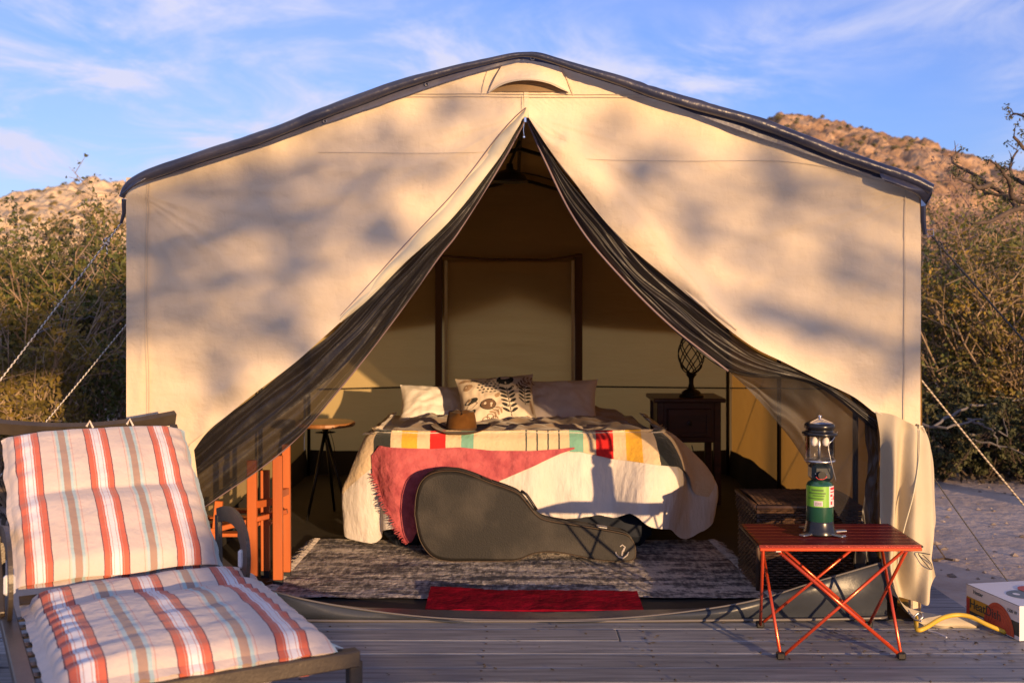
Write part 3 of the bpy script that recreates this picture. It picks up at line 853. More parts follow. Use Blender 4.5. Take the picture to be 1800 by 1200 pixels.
curtain('door_mesh', [(920, 210, d1 + .03), (870, 290, d1 + .03), (790, 392, d1 + .03), (710, 466, d1 + .03), (598, 570, d1 + .03), (518, 640, d1 + .03), (335, 782, d1 + .02)],
        [(922, 214, d1 + .03), (882, 292, d1 + .04), (800, 412, d1 + .04), (730, 505, d1 + .05), (640, 610, d1 + .05), (545, 692, d1 + .05), (340, 840, d1 + .05)], MESH_F, 2.0, .014, .03, seed=2)
curtain('door_mesh', [(929, 208, d1), (950, 237, d1), (987, 298, d1), (1040, 362, d1), (1124, 450, d1), (1232, 540, d1), (1325, 614, d1), (1440, 668, d1), (1540, 730, d1)],
        [(926, 210, d1 + .01), (938, 238, d1 + .02), (960, 287, d1 + .03), (1005, 377, d1 + .04), (1060, 452, d1 + .05), (1165, 560, d1 + .06), (1280, 652, d1 + .06), (1430, 676, d1 + .04), (1540, 760, d1 + .03)], MESH_F, 3.0, .018, -.02, seed=5)
# single layer of mesh hanging below the gather on the right
curtain('door_mesh', [(1280, 650, 4.33), (1360, 660, 4.32), (1440, 672, 4.31), (1500, 690, 4.30), (1545, 730, 4.29)],
        [(1281, 652, 4.33), (1330, 700, 4.35), (1400, 785, 4.38), (1470, 900, 4.40), (1545, 1010, 4.33)], MESH_THIN, 1.2, .012, .02, seed=8)
curtain('door_mesh', [(1492, 690, 4.30), (1510, 720, 4.30), (1525, 800, 4.30), (1515, 900, 4.30), (1500, 1000, 4.30)],
        [(1535, 722, 4.29), (1546, 760, 4.29), (1547, 830, 4.29), (1547, 910, 4.29), (1546, 1010, 4.29)], MESH_F, 2.0, .010, -.01, seed=9)
# bindings along the free edges of the mesh
def edge_tube(name, pl, r, m, n=70): return MB().tube(cr_arc([P(x, y, d) for x, y, d in pl], n), r, 6).build(name, m, tent, smooth=True)
edge_tube('mesh_binding', [(926, 210, d1), (938, 238, d1 + .02), (960, 287, d1 + .02), (1005, 377, d1 + .03), (1060, 452, d1 + .04), (1165, 560, d1 + .05), (1280, 652, d1 + .05)], .0045, MESH_EDGE)
edge_tube('mesh_binding', [(924, 210, d1), (916, 226, d1 + .02), (880, 290, d1 + .03), (806, 408, d1 + .04), (771, 453, d1 + .05), (690, 566, d1 + .06), (600, 680, d1 + .06), (500, 790, d1 + .06), (350, 897, d1 + .06)], .0035, MESH_EDGE)
# zip pull with cord at the top of the door
zp = MB().box(fw(923, 213, -.03), (.010, .006, .022), bev=.002); zp.tube([fw(921, 220, -.03), fw(920, 232, -.03), fw(921, 240, -.03)], .0012, 5)
zp.lathe([(.001, -.006), (.005, -.003), (.005, .003), (.001, .006)], fw(921, 243, -.03), 8); zp.build('zip_pull', CHROME, tent)

# vent hood over the door
arc = [(858, 165), (880, 151), (905, 145), (935, 144), (965, 149), (985, 157), (1003, 166)]
top = [(884, 113), (896, 109), (910, 106), (928, 105), (948, 107), (966, 110), (980, 114)]
loft([[fw(x, y, -.008) for x, y in top], [fw((a + c) / 2, (b + d) / 2, -.030) for (a, b), (c, d) in zip(top, arc)], [fw(x, y, -.048 * math.sin(PI * (k + .6) / 7.2) - .008) for k, (x, y) in enumerate(arc)]], 40, 14).build('vent_hood', CANVAS, tent, smooth=True)
arc2 = [(861, 167), (882, 156), (906, 150), (935, 149), (963, 154), (984, 162), (1002, 168)]
loft([[fw(x, y, -.048 * math.sin(PI * (k + .6) / 7.2) - .009) for k, (x, y) in enumerate(arc)], [fw(x, y - 2, -.048 * math.sin(PI * (k + .6) / 7.2) - .012) for k, (x, y) in enumerate(arc2)]], 40, 3).build('hood_trim', CANVAS_FLAP, tent, smooth=True)
low = [(862, 169), (882, 168), (906, 168), (935, 168), (963, 168), (984, 168), (1000, 169)]
VENTM = mat('vent_mesh', (0.22, 0.15, 0.08), 0.9)
loft([[fw(x, y - 5, -.006) for x, y in arc], [fw(x, y - 6, -.006) for x, y in low]], 30, 4).build('vent_mesh', VENTM, tent)
strip('seam', [(862, 112), (852, 140), (846, 168)], .002, SEAM, n=12); strip('seam', [(985, 115), (998, 142), (1008, 168)], .002, SEAM, n=12)

# roof, side walls, back wall
def ridge_z(x):
    """roof height at x"""
    pl = TOPL[::-1] + TOPR[1:]
    xs = [(a - 900) * YF / F for a, b in TOPL[:10][::-1]] + [(a - 900) * YF / F for a, b in TOPR[1:10]]
    zs = [EYE - (b - HZ) * YF / F for a, b in TOPL[:10][::-1]] + [EYE - (b - HZ) * YF / F for a, b in TOPR[1:10]]
    return float(np.interp(x, xs, zs))
EZ = ridge_z(XL + .05)
def roof_fn(zoff, ya, yb, xa, xb):
    def fn(u, v):
        x = xa + (xb - xa) * u; y = ya + (yb - ya) * v
        return Vector((x, y, ridge_z(x) + zoff - .02 * math.sin(PI * v) * (1 - abs(2 * u - 1))))
    return fn
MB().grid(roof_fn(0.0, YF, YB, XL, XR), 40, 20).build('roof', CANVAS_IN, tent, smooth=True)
FLY = mat('fly_sheet', (0.05, 0.046, 0.06), 0.4, (0.07, 0.06, 0.075), nscale=6, bump=0.006, bscale=8, spec=0.5)
MB().grid(roof_fn(.012, YF - .01, YB + .25, XL + .03, XR - .03), 40, 24).build('fly_sheet', FLY, tent, smooth=True)
def side(x, name):
    def fn(u, v):
        y = YF + (YB - YF) * u; z = (ridge_z(XL)) * v
        return Vector((x + .012 * math.sin(v * PI) * n3(y * 2, z * 2, x) - (.0 if x < 0 else .0), y, z))
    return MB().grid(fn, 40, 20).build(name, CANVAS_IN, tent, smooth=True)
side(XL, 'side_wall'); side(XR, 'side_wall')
def backw(u, v):
    x = XL + (XR - XL) * u; zt = ridge_z(min(max(x, XL + .05), XR - .05)) - .01
    z = zt * v
    return Vector((x, YB + .012 * n3(x * 2.2, z * 2.5, 5) + .004 * n3(x * 3, z * 12, 7), z))
bw_ = MB().grid(backw, 80, 60)
ke = [k for k, f in enumerate(bw_.f) if not all(-.47 < bw_.v[i][0] < .44 and .05 < bw_.v[i][2] < 1.53 for i in f)]
bw_.f = [bw_.f[k] for k in ke]; bw_.uv = [bw_.uv[k] for k in ke]; bw_.mi = [bw_.mi[k] for k in ke]
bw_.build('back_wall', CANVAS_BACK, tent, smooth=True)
# weather flap: the fly sheet hangs down over the upper part of the back wall, outside
def flap(u, v):
    x = XL - .03 + (XR - XL + .06) * u
    zt = ridge_z(min(max(x, XL + .05), XR - .05)) + .04
    px = 900 + x * F / YB
    lo_ = EYE - (np.interp(px, [535, 780, 785, 905, 1005, 1010, 1180, 1290], [600, 565, 558, 515, 555, 570, 583, 600]) - HZ) * YB / F
    return Vector((x, YB + .03, zt + (lo_ - zt) * v))
MB().grid(flap, 90, 12).build('fly_drop', FLY, tent, smooth=True)

# door panel and its dark frame in the back wall
BROWNF = mat('brown_binding', (0.10, 0.055, 0.03), 0.8)
for px, w in ((771, .05), (1017, .055)):
    x = (px - 900) * 7.86 / F
    MB().box((x, 7.86, .82), (w, .03, 1.56), bev=.004).build('back_door_post', BROWNF, tent)
def dpan(u, v):
    x = (786 + (1005 - 786) * u - 900) * 7.84 / F; z = .08 + 1.46 * v
    return Vector((x, 7.84 + .012 * n3(x * 3, z * 3, 15) + .010 * n3(x * 2.0 + z * 2, z * 14, 17) * math.sin(PI * u), z))
MB().grid(dpan, 40, 90).build('back_door', CANVAS_BACK, tent, smooth=True)
for px in (784, 1007):
    x = (px - 900) * 7.82 / F
    MB().box((x, 7.825, .8), (.022, .012, 1.5)).build('zip', HEM, tent)
MB().tube([P(765, 449, 7.82), P(860, 456, 7.8), P(960, 457, 7.8), P(1022, 448, 7.82)], .010, 6).build('door_rail', BROWNF, tent)
# seam rope across the back wall
for a, b in (((560, 684), (765, 679)), ((1026, 679), (1276, 682))):
    MB().tube([P(*a, 7.86), P(*b, 7.86)], .006, 6).build('wall_line', POLE, tent)
MB().tube([P(1284, 682, 7.8), P(1368, 682, 6.3), P(1480, 684, 5.0)], .005, 6).build('wall_line', POLE, tent)
# poles
def pole(a, b, r=.0125): MB().tube([a, b], r, 10).build('pole', POLE, tent, smooth=True)
for y in (7.8, 6.3, 4.9):
    for x in (XL + .05, XR - .05):
        pole((x, y, .0), (x, y, EZ - .02))
pole((TX, YF + .08, ridge_z(TX) - .05), (TX, YB - .05, ridge_z(TX) - .05))
for y in (7.8, 6.3, 4.9):
    for x in (XL + .05, XR - .05): pole((x, y, EZ - .02), (TX, y, ridge_z(TX) - .06))
for x in (XL + .05, XR - .05): pole((x, YF + .1, EZ - .02), (x, YB - .08, EZ - .02))
# dark vinyl tub floor with its upturned sides
MB().box((TX, (YF + YB) / 2, .004), (HWT * 2 - .04, YB - YF - .02, .006)).build('floor', FLOORV, tent)
def tub(pts_lo, pts_hi, m=FLOORV):
    return loft([pts_lo, [(a + b) / 2 + Vector((0, 0, .01)) for a, b in zip(pts_lo, pts_hi)], pts_hi], 40, 6, lambda u, v, p: Vector((.008 * n3(p.x * 6, p.y * 6, 2), .008 * n3(p.x * 6, p.y * 6, 3), .02 * v * n3(p.x * 3, p.y * 3, 1)))).build('floor_wall', m, tent, smooth=True)
tub([Vector((XR - .04, y, .006)) for y in (4.4, 5.2, 6, 7, 7.84)], [Vector((XR - .02, y, h)) for y, h in ((4.4, .16), (5.2, .14), (6, .16), (7, .2), (7.84, .18))])
tub([Vector((XL + .04, y, .006)) for y in (4.4, 5.2, 6, 7, 7.84)], [Vector((XL + .02, y, h)) for y, h in ((4.4, .16), (5.2, .14), (6, .16), (7, .16), (7.84, .18))])
tub([Vector((x, YB - .06, .006)) for x in (XL + .03, -.8, 0, .8, XR - .03)], [Vector((x, YB - .03, h)) for x, h in ((XL + .03, .17), (-.8, .16), (0, .17), (.8, .15), (XR - .03, .18))])
# front lip of the vinyl floor
bot = [(330, 1085), (440, 1092), (560, 1095), (740, 1096), (900, 1096), (1100, 1096), (1300, 1094), (1440, 1093), (1560, 1090)]
topL = [(330, 1005), (440, 1028), (560, 1058), (740, 1083), (900, 1089), (1100, 1085), (1300, 1060), (1440, 1020), (1560, 985)]
inn = [(330, 1060), (440, 1062), (560, 1064), (740, 1070), (900, 1074), (1100, 1072), (1300, 1064), (1440, 1045), (1560, 1040)]
def lipdisp(u, v, p): return Vector((0, .010 * math.sin(u * 40 + v * 3) * math.sin(PI * v) + .012 * n3(u * 12, v * 3, 4), 0))
loft([[P(x, y, 4.262) for x, y in bot], [P((a + c) / 2, (b + d) / 2, 4.235) for (a, b), (c, d) in zip(bot, topL)], [P(x, y, 4.25) for x, y in topL],
      [P(x, y, 4.34) for x, y in inn]], 120, 24, lipdisp).build('floor_lip', TUB, tent, smooth=True)
LIPT = mat('lip_binding', (0.11, 0.10, 0.10), 0.3)
MB().tube(cr_arc([P(x, y, 4.246) for x, y in topL], 80), .004, 6).build('lip_binding', LIPT, tent, smooth=True)
MB().tube(cr_arc([P(x, y - 5, 4.238) for x, y in bot], 80), .006, 6).build('lip_binding', LIPT, tent, smooth=True)

# rolled front edge of the fly with its hanging band
FR = [(214, 347), (221, 332), (236, 319), (272, 303), (360, 273), (460, 241), (540, 210), (620, 179), (710, 147), (793, 123), (860, 107), (900, 98), (925, 96), (950, 99), (1005, 116), (1086, 141), (1167, 168), (1250, 192), (1334, 216), (1422, 250), (1506, 282), (1582, 308), (1612, 320), (1636, 332)]
n = 200
c = cr_arc([P(x, y, 4.18) for x, y in FR], n)
V = []; UV = []; Fc = []; K = 14
for i, p in enumerate(c):
    t = (c[min(i + 1, n)] - c[max(i - 1, 0)]).normalized(); up = Vector((-t.z, 0, t.x)); up = up if up.z > 0 else -up
    u = i / n
    rr = .021 + .004 * n3(u * 6, 0, 2) + .007 * max(0, n3(u * 26, 0, 5)) ** 1.5
    rr *= (.45 + .55 * min(1, abs(u - .5) * 6)) * min(1, u * 12 + .5) 
    for k in range(K):
        a = 2 * PI * k / K
        wr = 1 + .10 * n3(u * 22, k * .6, 3) + .35 * max(0, n3(u * 30, k * .5, 9)) * n3(u * 110, k * 1.3, 7)
        V.append(p + up * math.sin(a) * rr * wr + Vector((0, math.cos(a) * rr * 1.1 * wr, 0)))
for i in range(n):
    for k in range(K):
        k2 = (k + 1) % K; Fc.append((i * K + k, i * K + k2, (i + 1) * K + k2, (i + 1) * K + k))
MB().add(V, Fc).build('fly_roll', TARP, tent, smooth=True)
# band under the roll
bt = [(236, 318), (330, 283), (450, 244), (570, 198), (690, 154), (800, 121), (900, 98), (925, 96), (960, 101), (1060, 132), (1180, 171), (1300, 207), (1420, 249), (1520, 287), (1600, 316)]
bb = [(238, 324), (332, 296), (452, 258), (572, 216), (690, 176), (800, 138), (900, 109), (925, 106), (965, 112), (1060, 142), (1180, 184), (1300, 228), (1420, 270), (1520, 304), (1600, 328)]
BAND = mat('fly_band', (0.055, 0.060, 0.10), 0.4, (0.08, 0.08, 0.125), nscale=8, bump=0.003, bscale=20)
loft([[P(x, y, 4.21) for x, y in bt], [P(x, y + 1, 4.205) for x, y in bb]], 120, 5, lambda u, v, p: Vector((0, .006 * n3(u * 30, v, 2), .003 * v * n3(u * 40, 0, 2)))).build('fly_band', BAND, tent, smooth=True)
for px, py in ((936, 103), (750, 148), (571, 213), (1128, 155)):
    MB().tube([P(px, py, 4.196) + Vector((math.cos(a) * .007, 0, math.sin(a) * .006)) for a in [2 * PI * k / 14 for k in range(14)]], .002, 5, closed=True).build('grommet', STEEL, tent)
# tarp corners folded over the eaves
loft([[P(1545, 300, 4.17), P(1590, 316, 4.17), P(1640, 326, 4.18)], [P(1555, 318, 4.16), P(1598, 332, 4.15), P(1638, 342, 4.19)], [P(1600, 334, 4.2), P(1615, 346, 4.2), P(1628, 360, 4.24)]], 16, 12).build('fly_corner', TARP, tent, smooth=True)
loft([[P(1636, 326, 4.18), P(1640, 325, 4.6), P(1600, 345, 5.2)], [P(1637, 345, 4.19), P(1632, 350, 4.6), P(1598, 362, 5.2)], [P(1626, 362, 4.24), P(1619, 372, 4.6), P(1585, 378, 5.2)]], 12, 8).build('fly_corner', TARP, tent, smooth=True)
loft([[P(250, 304, 4.17), P(228, 320, 4.17), P(214, 336, 4.19)], [P(262, 312, 4.17), P(236, 326, 4.15), P(215, 342, 4.16)], [P(246, 318, 4.2), P(228, 328, 4.2), P(217, 350, 4.24)]], 16, 12).build('fly_corner', TARP, tent, smooth=True)
# ties from which the guy ropes run
MB().tube([P(219, 350, 4.26), P(218, 375, 4.27), P(213, 392, 4.28)], [.012, .008, .006], 6).build('tie_strap', TARP, tent)
MB().tube([P(1622, 362, 4.26), P(1622, 390, 4.27), P(1626, 412, 4.28)], [.012, .012, .008], 6).build('tie_strap', TARP, tent)
rg = [P(1634 + dx, 410 + dy, 4.28) for dx, dy in ((-7, -5), (6, -7), (7, 4), (-3, 6))]
MB().tube(rg, .0022, 6, closed=True).build('rope_ring', CHROME, tent)

# flap tied back at the right
strap = MB().tube([fw(1535, 722, -.03), fw(1570, 738, -.045), fw(1602, 748, -.045), fw(1618, 748, -.02)], .004, 6); strap.build('tie_strap', HEM, tent)
MB().box(fw(1603, 748, -.05), (.014, .010, .024), Matrix.Rotation(.3, 3, 'Y'), bev=.002).build('toggle', BLACKM, tent)
rows = [[(1535, 722, -.03), (1560, 726, -.05), (1585, 738, -.06), (1604, 747, -.05), (1614, 748, -.05), (1620, 750, -.02)],
        [(1544, 780, -.03), (1562, 776, -.07), (1584, 772, -.05), (1604, 768, -.06), (1622, 775, -.05), (1638, 800, -.02)],
        [(1545, 860, -.03), (1560, 856, -.07), (1580, 850, -.03), (1600, 850, -.08), (1625, 855, -.05), (1642, 860, -.01)],
        [(1544, 930, -.03), (1562, 930, -.06), (1578, 925, -.01), (1600, 930, -.08), (1628, 925, -.05), (1645, 915, -.01)],
        [(1548, 990, -.03), (1560, 995, -.05), (1580, 1000, .01), (1602, 1000, -.07), (1622, 990, -.06), (1636, 960, -.01)],
        [(1562, 1040, -.02), (1572, 1045, -.05), (1588, 1050, .01), (1604, 1052, -.05), (1622, 1050, -.06), (1641, 1010, -.02)]]
loft([[fw(*p) for p in r] for r in rows], 60, 60, lambda u, v, p: Vector((0, .014 * math.sin(u * 19 + v * 3 + 1.5 * n3(v * 2, 0, 3)) * min(1, v * 4 + .2) + .014 * n3(u * 5, v * 4, 2), 0))).build('door_flap', CANVAS_FLAP, tent, smooth=True)
MB().tube(cr_arc([fw(*p) for p in ((1606, 752, -.066), (1603, 800, -.075), (1592, 860, -.085), (1578, 930, -.06), (1570, 985, -.05))], 40), .003, 5).build('zip', HEM, tent)
# tail of the flap lying over the deck
rows = [[(1548, 985, -.03), (1562, 1030, -.03), (1590, 1062, -.04), (1640, 1072, -.06), (1700, 1075, -.06), (1722, 1080, -.03)],
        [(1552, 1000, -.05), (1570, 1045, -.07), (1598, 1078, -.08), (1640, 1084, -.09), (1700, 1086, -.08), (1722, 1090, -.04)],
        [(1556, 1020, -.04), (1582, 1062, -.05), (1610, 1088, -.07), (1650, 1092, -.08), (1700, 1096, -.07), (1720, 1099, -.03)]]
loft([[fw(*p) for p in r] for r in rows], 50, 12, lambda u, v, p: Vector((0, .006 * math.sin(u * 30), .004 * n3(u * 10, v * 4, 1)))).build('door_flap', CANVAS_FLAP, tent, smooth=True)
MB().tube(cr_arc([fw(*p) for p in ((1622, 966, -.075), (1600, 963, -.085), (1616, 985, -.085), (1624, 992, -.08), (1622, 980, -.08), (1608, 966, -.08))], 30), .0018, 5).build('cord_loop', POLE, tent)

# ------------------------------------------------------------------ guy ropes
def rope_mat(name, c1_, c2_, freq, off):
    m = bpy.data.materials.new(name); m.use_nodes = True; nn, ll = m.node_tree.nodes, m.node_tree.links
    b = nn['Principled BSDF']; b.inputs['Roughness'].default_value = .7
    co = nn.new('ShaderNodeTexCoord'); sp = nn.new('ShaderNodeSeparateXYZ'); ll.new(co.outputs['UV'], sp.inputs[0])
    a = nn.new('ShaderNodeMath'); a.operation = 'MULTIPLY_ADD'; ll.new(sp.outputs[1], a.inputs[0]); a.inputs[1].default_value = freq; ll.new(sp.outputs[0], a.inputs[2])
    f = nn.new('ShaderNodeMath'); f.operation = 'FRACT'; ll.new(a.outputs[0], f.inputs[0])
    g_ = nn.new('ShaderNodeMath'); g_.operation = 'GREATER_THAN'; g_.inputs[1].default_value = off; ll.new(f.outputs[0], g_.inputs[0])
    mx = nn.new('ShaderNodeMix'); mx.data_type = 'RGBA'; mx.inputs[6].default_value = (*c1_, 1); mx.inputs[7].default_value = (*c2_, 1)
    ll.new(g_.outputs[0], mx.inputs[0]); ll.new(mx.outputs[2], b.inputs['Base Color']); return m
R_BW = rope_mat('rope_black_white', (.02, .02, .02), (.75, .70, .62), 46, .5)
R_BK = rope_mat('rope_black', (.02, .02, .025), (.06, .055, .05), 60, .5)
R_TN = rope_mat('rope_tan', (.45, .38, .28), (.14, .11, .08), 40, .7)
def guy(a, b, r, m, label, knot=None):
    pts = [a.lerp(b, t) + Vector((0, 0, -.02 * math.sin(PI * t))) for t in [k / 24 for k in range(25)]]
    mb_ = MB().tube(pts, r, 8)
    rt = thing('guy_rope', (b.x, b.y, ground_h(b.x, b.y)), label, 'rope', 'guy ropes of the tent')
    mb_.build('rope', m, rt, smooth=True)
    MB().tube([b + Vector((0, 0, .03)), b + Vector((.06 if b.x < 0 else -.06, 0, -.12))], .006, 6).build('stake', STEEL, rt)
    if knot:
        k_ = a.lerp(b, knot)
        MB().tube([k_ + Vector((math.cos(q) * .009, math.sin(q * 1.5) * .008, math.sin(q) * .014)) for q in [x * .6 for x in range(12)]], .0035, 6).build('knot', m, rt, smooth=True)
        MB().tube([k_, k_ + Vector((.004, -.004, -.05))], .003, 5).build('tail', m, rt)
def gpt(x, y): return Vector((x, y, ground_h(x, y)))
guy(P(213, 392, 4.28), gpt(-3.0, 4.32), .0036, R_BW, 'black and white twisted guy rope from the left front corner', .04)
guy(P(357, 405, 5.3), gpt(-3.08, 5.35), .0036, R_BW, 'second black and white guy rope, lower left beside the tent')
guy(P(1638, 415, 4.28), gpt(3.28, 4.32), .0042, R_BK, 'black guy rope tied to the ring at the right front corner', .02)
guy(P(1418, 414, 5.8), gpt(3.07, 5.8), .0050, R_TN, 'tan guy rope slanting down across the sand right of the tent')
guy(P(1571, 735, 4.7), gpt(2.44, 5.0), .0026, R_BK, 'thin dark cord pegged low on the sand behind the tied flap')

# ------------------------------------------------------------------ bed
bed = thing('bed', (0, 6.3, .007), 'low double bed with dark blue base at the back of the tent', 'bed')
NAVY = mat('navy_fabric', (0.014, 0.018, 0.028), 0.8, (0.024, 0.028, 0.04), nscale=12, bump=0.006, bscale=12, spec=.15)
MATT = mat('mattress_fabric', (0.5, 0.47, 0.42), 0.9)
MB().box((0.03, 6.44, .13), (1.36, 1.96, .24), bev=.06).build('bed_base', NAVY, bed)
MB().box((.03, 6.44, .38), (1.40, 1.94, .25), bev=.05).build('mattress', MATT, bed)
HB = .755; YFT = 5.42; ZT = .60; RC = .10; BX = .035
def upath(s):
    """U-shaped path round the bed: foot centre s=0, right side s>0. returns x, y, nx, ny"""
    L1 = HB - RC; La = RC * PI / 2; a = abs(s); sg = 1 if s >= 0 else -1
    if a <= L1: return s, YFT, 0, -1
    if a <= L1 + La:
        t = (a - L1) / RC; return sg * (L1 + RC * math.sin(t)), YFT + RC * (1 - math.cos(t)), sg * math.sin(t), -math.cos(t)
    return sg * HB, YFT + RC + (a - L1 - La), sg, 0
def bedsurf(s, h, off=0.0, seed=0, fold=1.0):
    x, y, nx_, ny_ = upath(s - BX); x += BX
    if h <= 0:
        # on top: move inwards
        k = -h
        sx_ = max(0, 1 - k / HB) if k < HB else 0
        return Vector((x - nx_ * k * (1 if abs(nx_) > .5 else 1), y - ny_ * k, ZT + off - (.50 * k if abs(s) > .70 else .12 * k) + .008 * n3(x * 6, (y + k) * 6, seed)))
    hh = max(0, h)
    r = .05
    if hh < r * PI / 2:
        t = hh / r; o_ = -r + r * math.sin(t); z = ZT - r + r * math.cos(t)
    else:
        o_ = 0; z = ZT - r - (hh - r * PI / 2)
    side_ = min(1, max(0, (abs(s) - .5) / .25))
    q_ = max(0, hh - .04); mx_ = (.045 + (.14 if s > 0 else -.01) * side_)
    flare = mx_ * math.sin(min(1, q_ / .34) * PI / 2) - (.10 * side_) * max(0, hh - .40)
    f = (.030 * n3(s * 4.0, hh * 1.2, 3 + seed) + (.014 + .020 * side_) * math.sin(s * 21 + n3(s * 3, hh, 2) * 2.5)) * fold * min(1, hh * 3.0) * (.7 + 2.0 * side_)
    f += (.007 * n3(s * 11, hh * 5, 8 + seed) + .004 * n3(s * 24, hh * 16, 9 + seed)) * min(1, hh * 5)
    o_ += flare + f + off
    return Vector((x + nx_ * o_, y + ny_ * o_, z))
def sheet(name, s0, s1, hl, hh_, m, ns, nh, off=0.0, parent=None, seed=0, uvs=True, fold=1.0, fray=0.0, loc=None):
    """piece of cloth on the bed between the heights hl(s) and hh_(s) below the edge"""
    def fn(u, v):
        s = s0 + (s1 - s0) * u; a = hl(s); b = hh_(s)
        return bedsurf(s, a + (b - a) * v, off, seed, fold)
    return MB().grid(fn, ns, nh)
def lin(pts):
    xs = [p[0] for p in pts]; ys = [p[1] for p in pts]
    return lambda s: float(np.interp(s, xs, ys))
def h_of(py): return ZT - (EYE - (py - HZ) * 5.36 / F)   # drop below the bed edge of a picture row
WHITE = mat('cotton_gauze', (0.66, 0.61, 0.57), 0.92, (0.58, 0.53, 0.49), nscale=5, bump=0.009, bscale=30, bstretch=(1, 1, .35))
hem_ = lin([(-1.6, .50), (-1.25, .50), (-1.0, .50), (-.90, .55), (-.82, .585), (-.74, .59), (-.68, .56), (-.62, .50), (-.55, .485), (-.3, .455), (.05, .44), (.15, .41), (.25, .445), (.36, .42), (.5, .44), (.58, .41), (.66, .45), (.75, .52), (.84, .575), (.90, .56), (1.0, .47), (1.2, .42), (1.6, .43)])
def hem2(s): return hem_(s) + (.03 if abs(s) < .6 else 0) * (1 - abs(s) / .6) + .012 * n3(s * 9, 3, 1) + .008 * math.sin(s * 40) + .006 * n3(s * 25, 0, 0)
b = sheet('bedspread', -1.7, 1.7, lambda s: -.03, hem2, WHITE, 260, 40)
# top of the spread
b.grid(lambda u, v: Vector((-HB + 2 * HB * u, YFT + .02 + 1.4 * v, ZT - .014 - .05 * min(1, v * 1.6) + .008 * n3(u * 6, v * 6, 3))), 40, 40)
o = b.build('bedspread', WHITE, smooth=True); tag(o, 'white crinkled cotton bedspread hanging over the foot of the bed', 'bedspread')

TANF = mat('tan_cotton', (0.42, 0.30, 0.20), 0.95, (0.34, 0.24, 0.16), nscale=5, bump=0.004, bscale=16, sheen=.2)
def duv(u, v):
    x = -.70 + 1.46 * u; y = 5.53 + 1.50 * v
    e = min(1, (.5 - abs(u - .5)) * 7, v * 10 + .25)
    z = ZT - .008 + (.028 * (.5 + n3(x * 3.5, y * 3.5, 1)) + (.02 + .035 * max(0, -x - .2)) * n3(x * 9, y * 7, 2) + .012 * n3(x * 20, y * 14, 5)) * max(0, e) - .05 * max(0, abs(x - .03) - .64) / .08
    return Vector((x, y, z - .045 * min(1, v * 1.6)))
o = MB().grid(duv, 110, 90).build('duvet', TANF, smooth=True); tag(o, 'rumpled tan duvet spread on top of the bed under the pillows', 'duvet')

# striped wool blanket
cream = (0.60, 0.46, 0.30); blk = (0.018, 0.022, 0.022); yel = (0.62, 0.34, 0.03); red = (0.62, 0.012, 0.012); teal = (0.16, 0.36, 0.28)
S0, S1 = -.98, 1.02
def su(px): return ((px - 900) * 5.36 / F - S0) / (S1 - S0)
st = [(0, cream)]
def su2(s): return (s - S0) / (S1 - S0)
edges = [(su2(-.705), blk), (su2(-.61), cream), (su(703), yel), (su(730), cream), (su(753), red), (su(782), cream), (su(808), teal), (su(832), cream)]
for q in (923, 943, 963, 983): edges += [(su(q - 1.2), (0.03, .05, .05)), (su(q + 1.4), cream)]
edges += [(su(1001), teal), (su(1025), cream), (su(1048), red), (su(1078), cream), (su(1101), yel), (su(1128), cream), (su2(.705), blk), (su2(.775), cream)]
st += edges
BLK = ramp_mat('striped_wool', st, .95, bump=0.006, bscale=45, wobble=.002, sheen=.3)
bl_lo = lin([(-1.02, .34), (-.95, .34), (-.88, .40), (-.80, .36), (-.74, .25), (-.69, .19), (-.66, .15), (-.6, h_of(797)), (-.45, h_of(801)), (-.1, h_of(803)), (.1, h_of(805)), (.35, h_of(806)), (.5, h_of(818)), (.68, h_of(822)), (.76, .19), (.82, .26), (.86, .36), (.90, .38), (.96, .28), (1.1, .24)])
b = sheet('striped_blanket', S0, S1, lambda s: -.10, bl_lo, BLK, 220, 26, off=.012, fold=.9)
o = b.build('striped_blanket', BLK, smooth=True); tag(o, 'cream wool blanket with yellow, red, teal and black stripes across the bed foot', 'blanket')
# a fold of the blanket lying back on the bed
def fold_fn(u, v):
    s = .18 + .62 * u
    return Vector((s + .0, YFT + .07 + .11 * v * (1 - .3 * u) + .0, ZT + .085 + .02 * math.sin(PI * v) + .012 * n3(u * 6, v * 2, 4)))
# pink throw
PINK = mat('pink_mohair', (0.47, 0.115, 0.125), 1.0, (0.34, 0.07, 0.085), nscale=18, bump=0.014, bscale=30, spec=.1)
pk_top = lin([(-.74, h_of(818)), (-.70, h_of(814)), (-.655, h_of(795)), (-.62, h_of(797)), (-.4, h_of(800)), (-.25, h_of(797)), (-.1, h_of(803)), (.1, h_of(803)), (.24, h_of(800)), (.31, h_of(797))])
pk_bot = lin([(-.74, h_of(818)), (-.70, h_of(850)), (-.66, h_of(880)), (-.62, h_of(905)), (-.57, h_of(935)), (-.52, h_of(961)), (-.495, h_of(962)), (-.45, h_of(930)), (-.33, h_of(905)), (-.15, h_of(880)), (-.06, h_of(855)), (.1, h_of(830)), (.24, h_of(808)), (.31, h_of(800))])
pk = thing('pink_throw', (-.2, 5.3, .1), 'fringed rose pink mohair throw draped over the foot of the bed', 'throw')
b = sheet('throw', -.70, .31, pk_top, lambda s: max(pk_bot(s), pk_top(s) + .003), PINK, 160, 40, off=.026)
b.build('cloth', PINK, pk, smooth=True)
fr = MB(); random.seed(4)
for k in range(75):
    t = k / 74; s = -.70 + (.20) * t; p = bedsurf(s, pk_bot(s) - .006, .028)
    q = p + Vector((-random.uniform(.010, .026), -.006, -random.uniform(-.004, .016)))
    fr.tube([p + Vector((.006, 0, 0)), p.lerp(q, .5) + Vector((0, 0, random.uniform(-.004, .004))), q], [.003, .0022, .001], 4)
fr.build('fringe', PINK, pk)['kind'] = 'stuff'

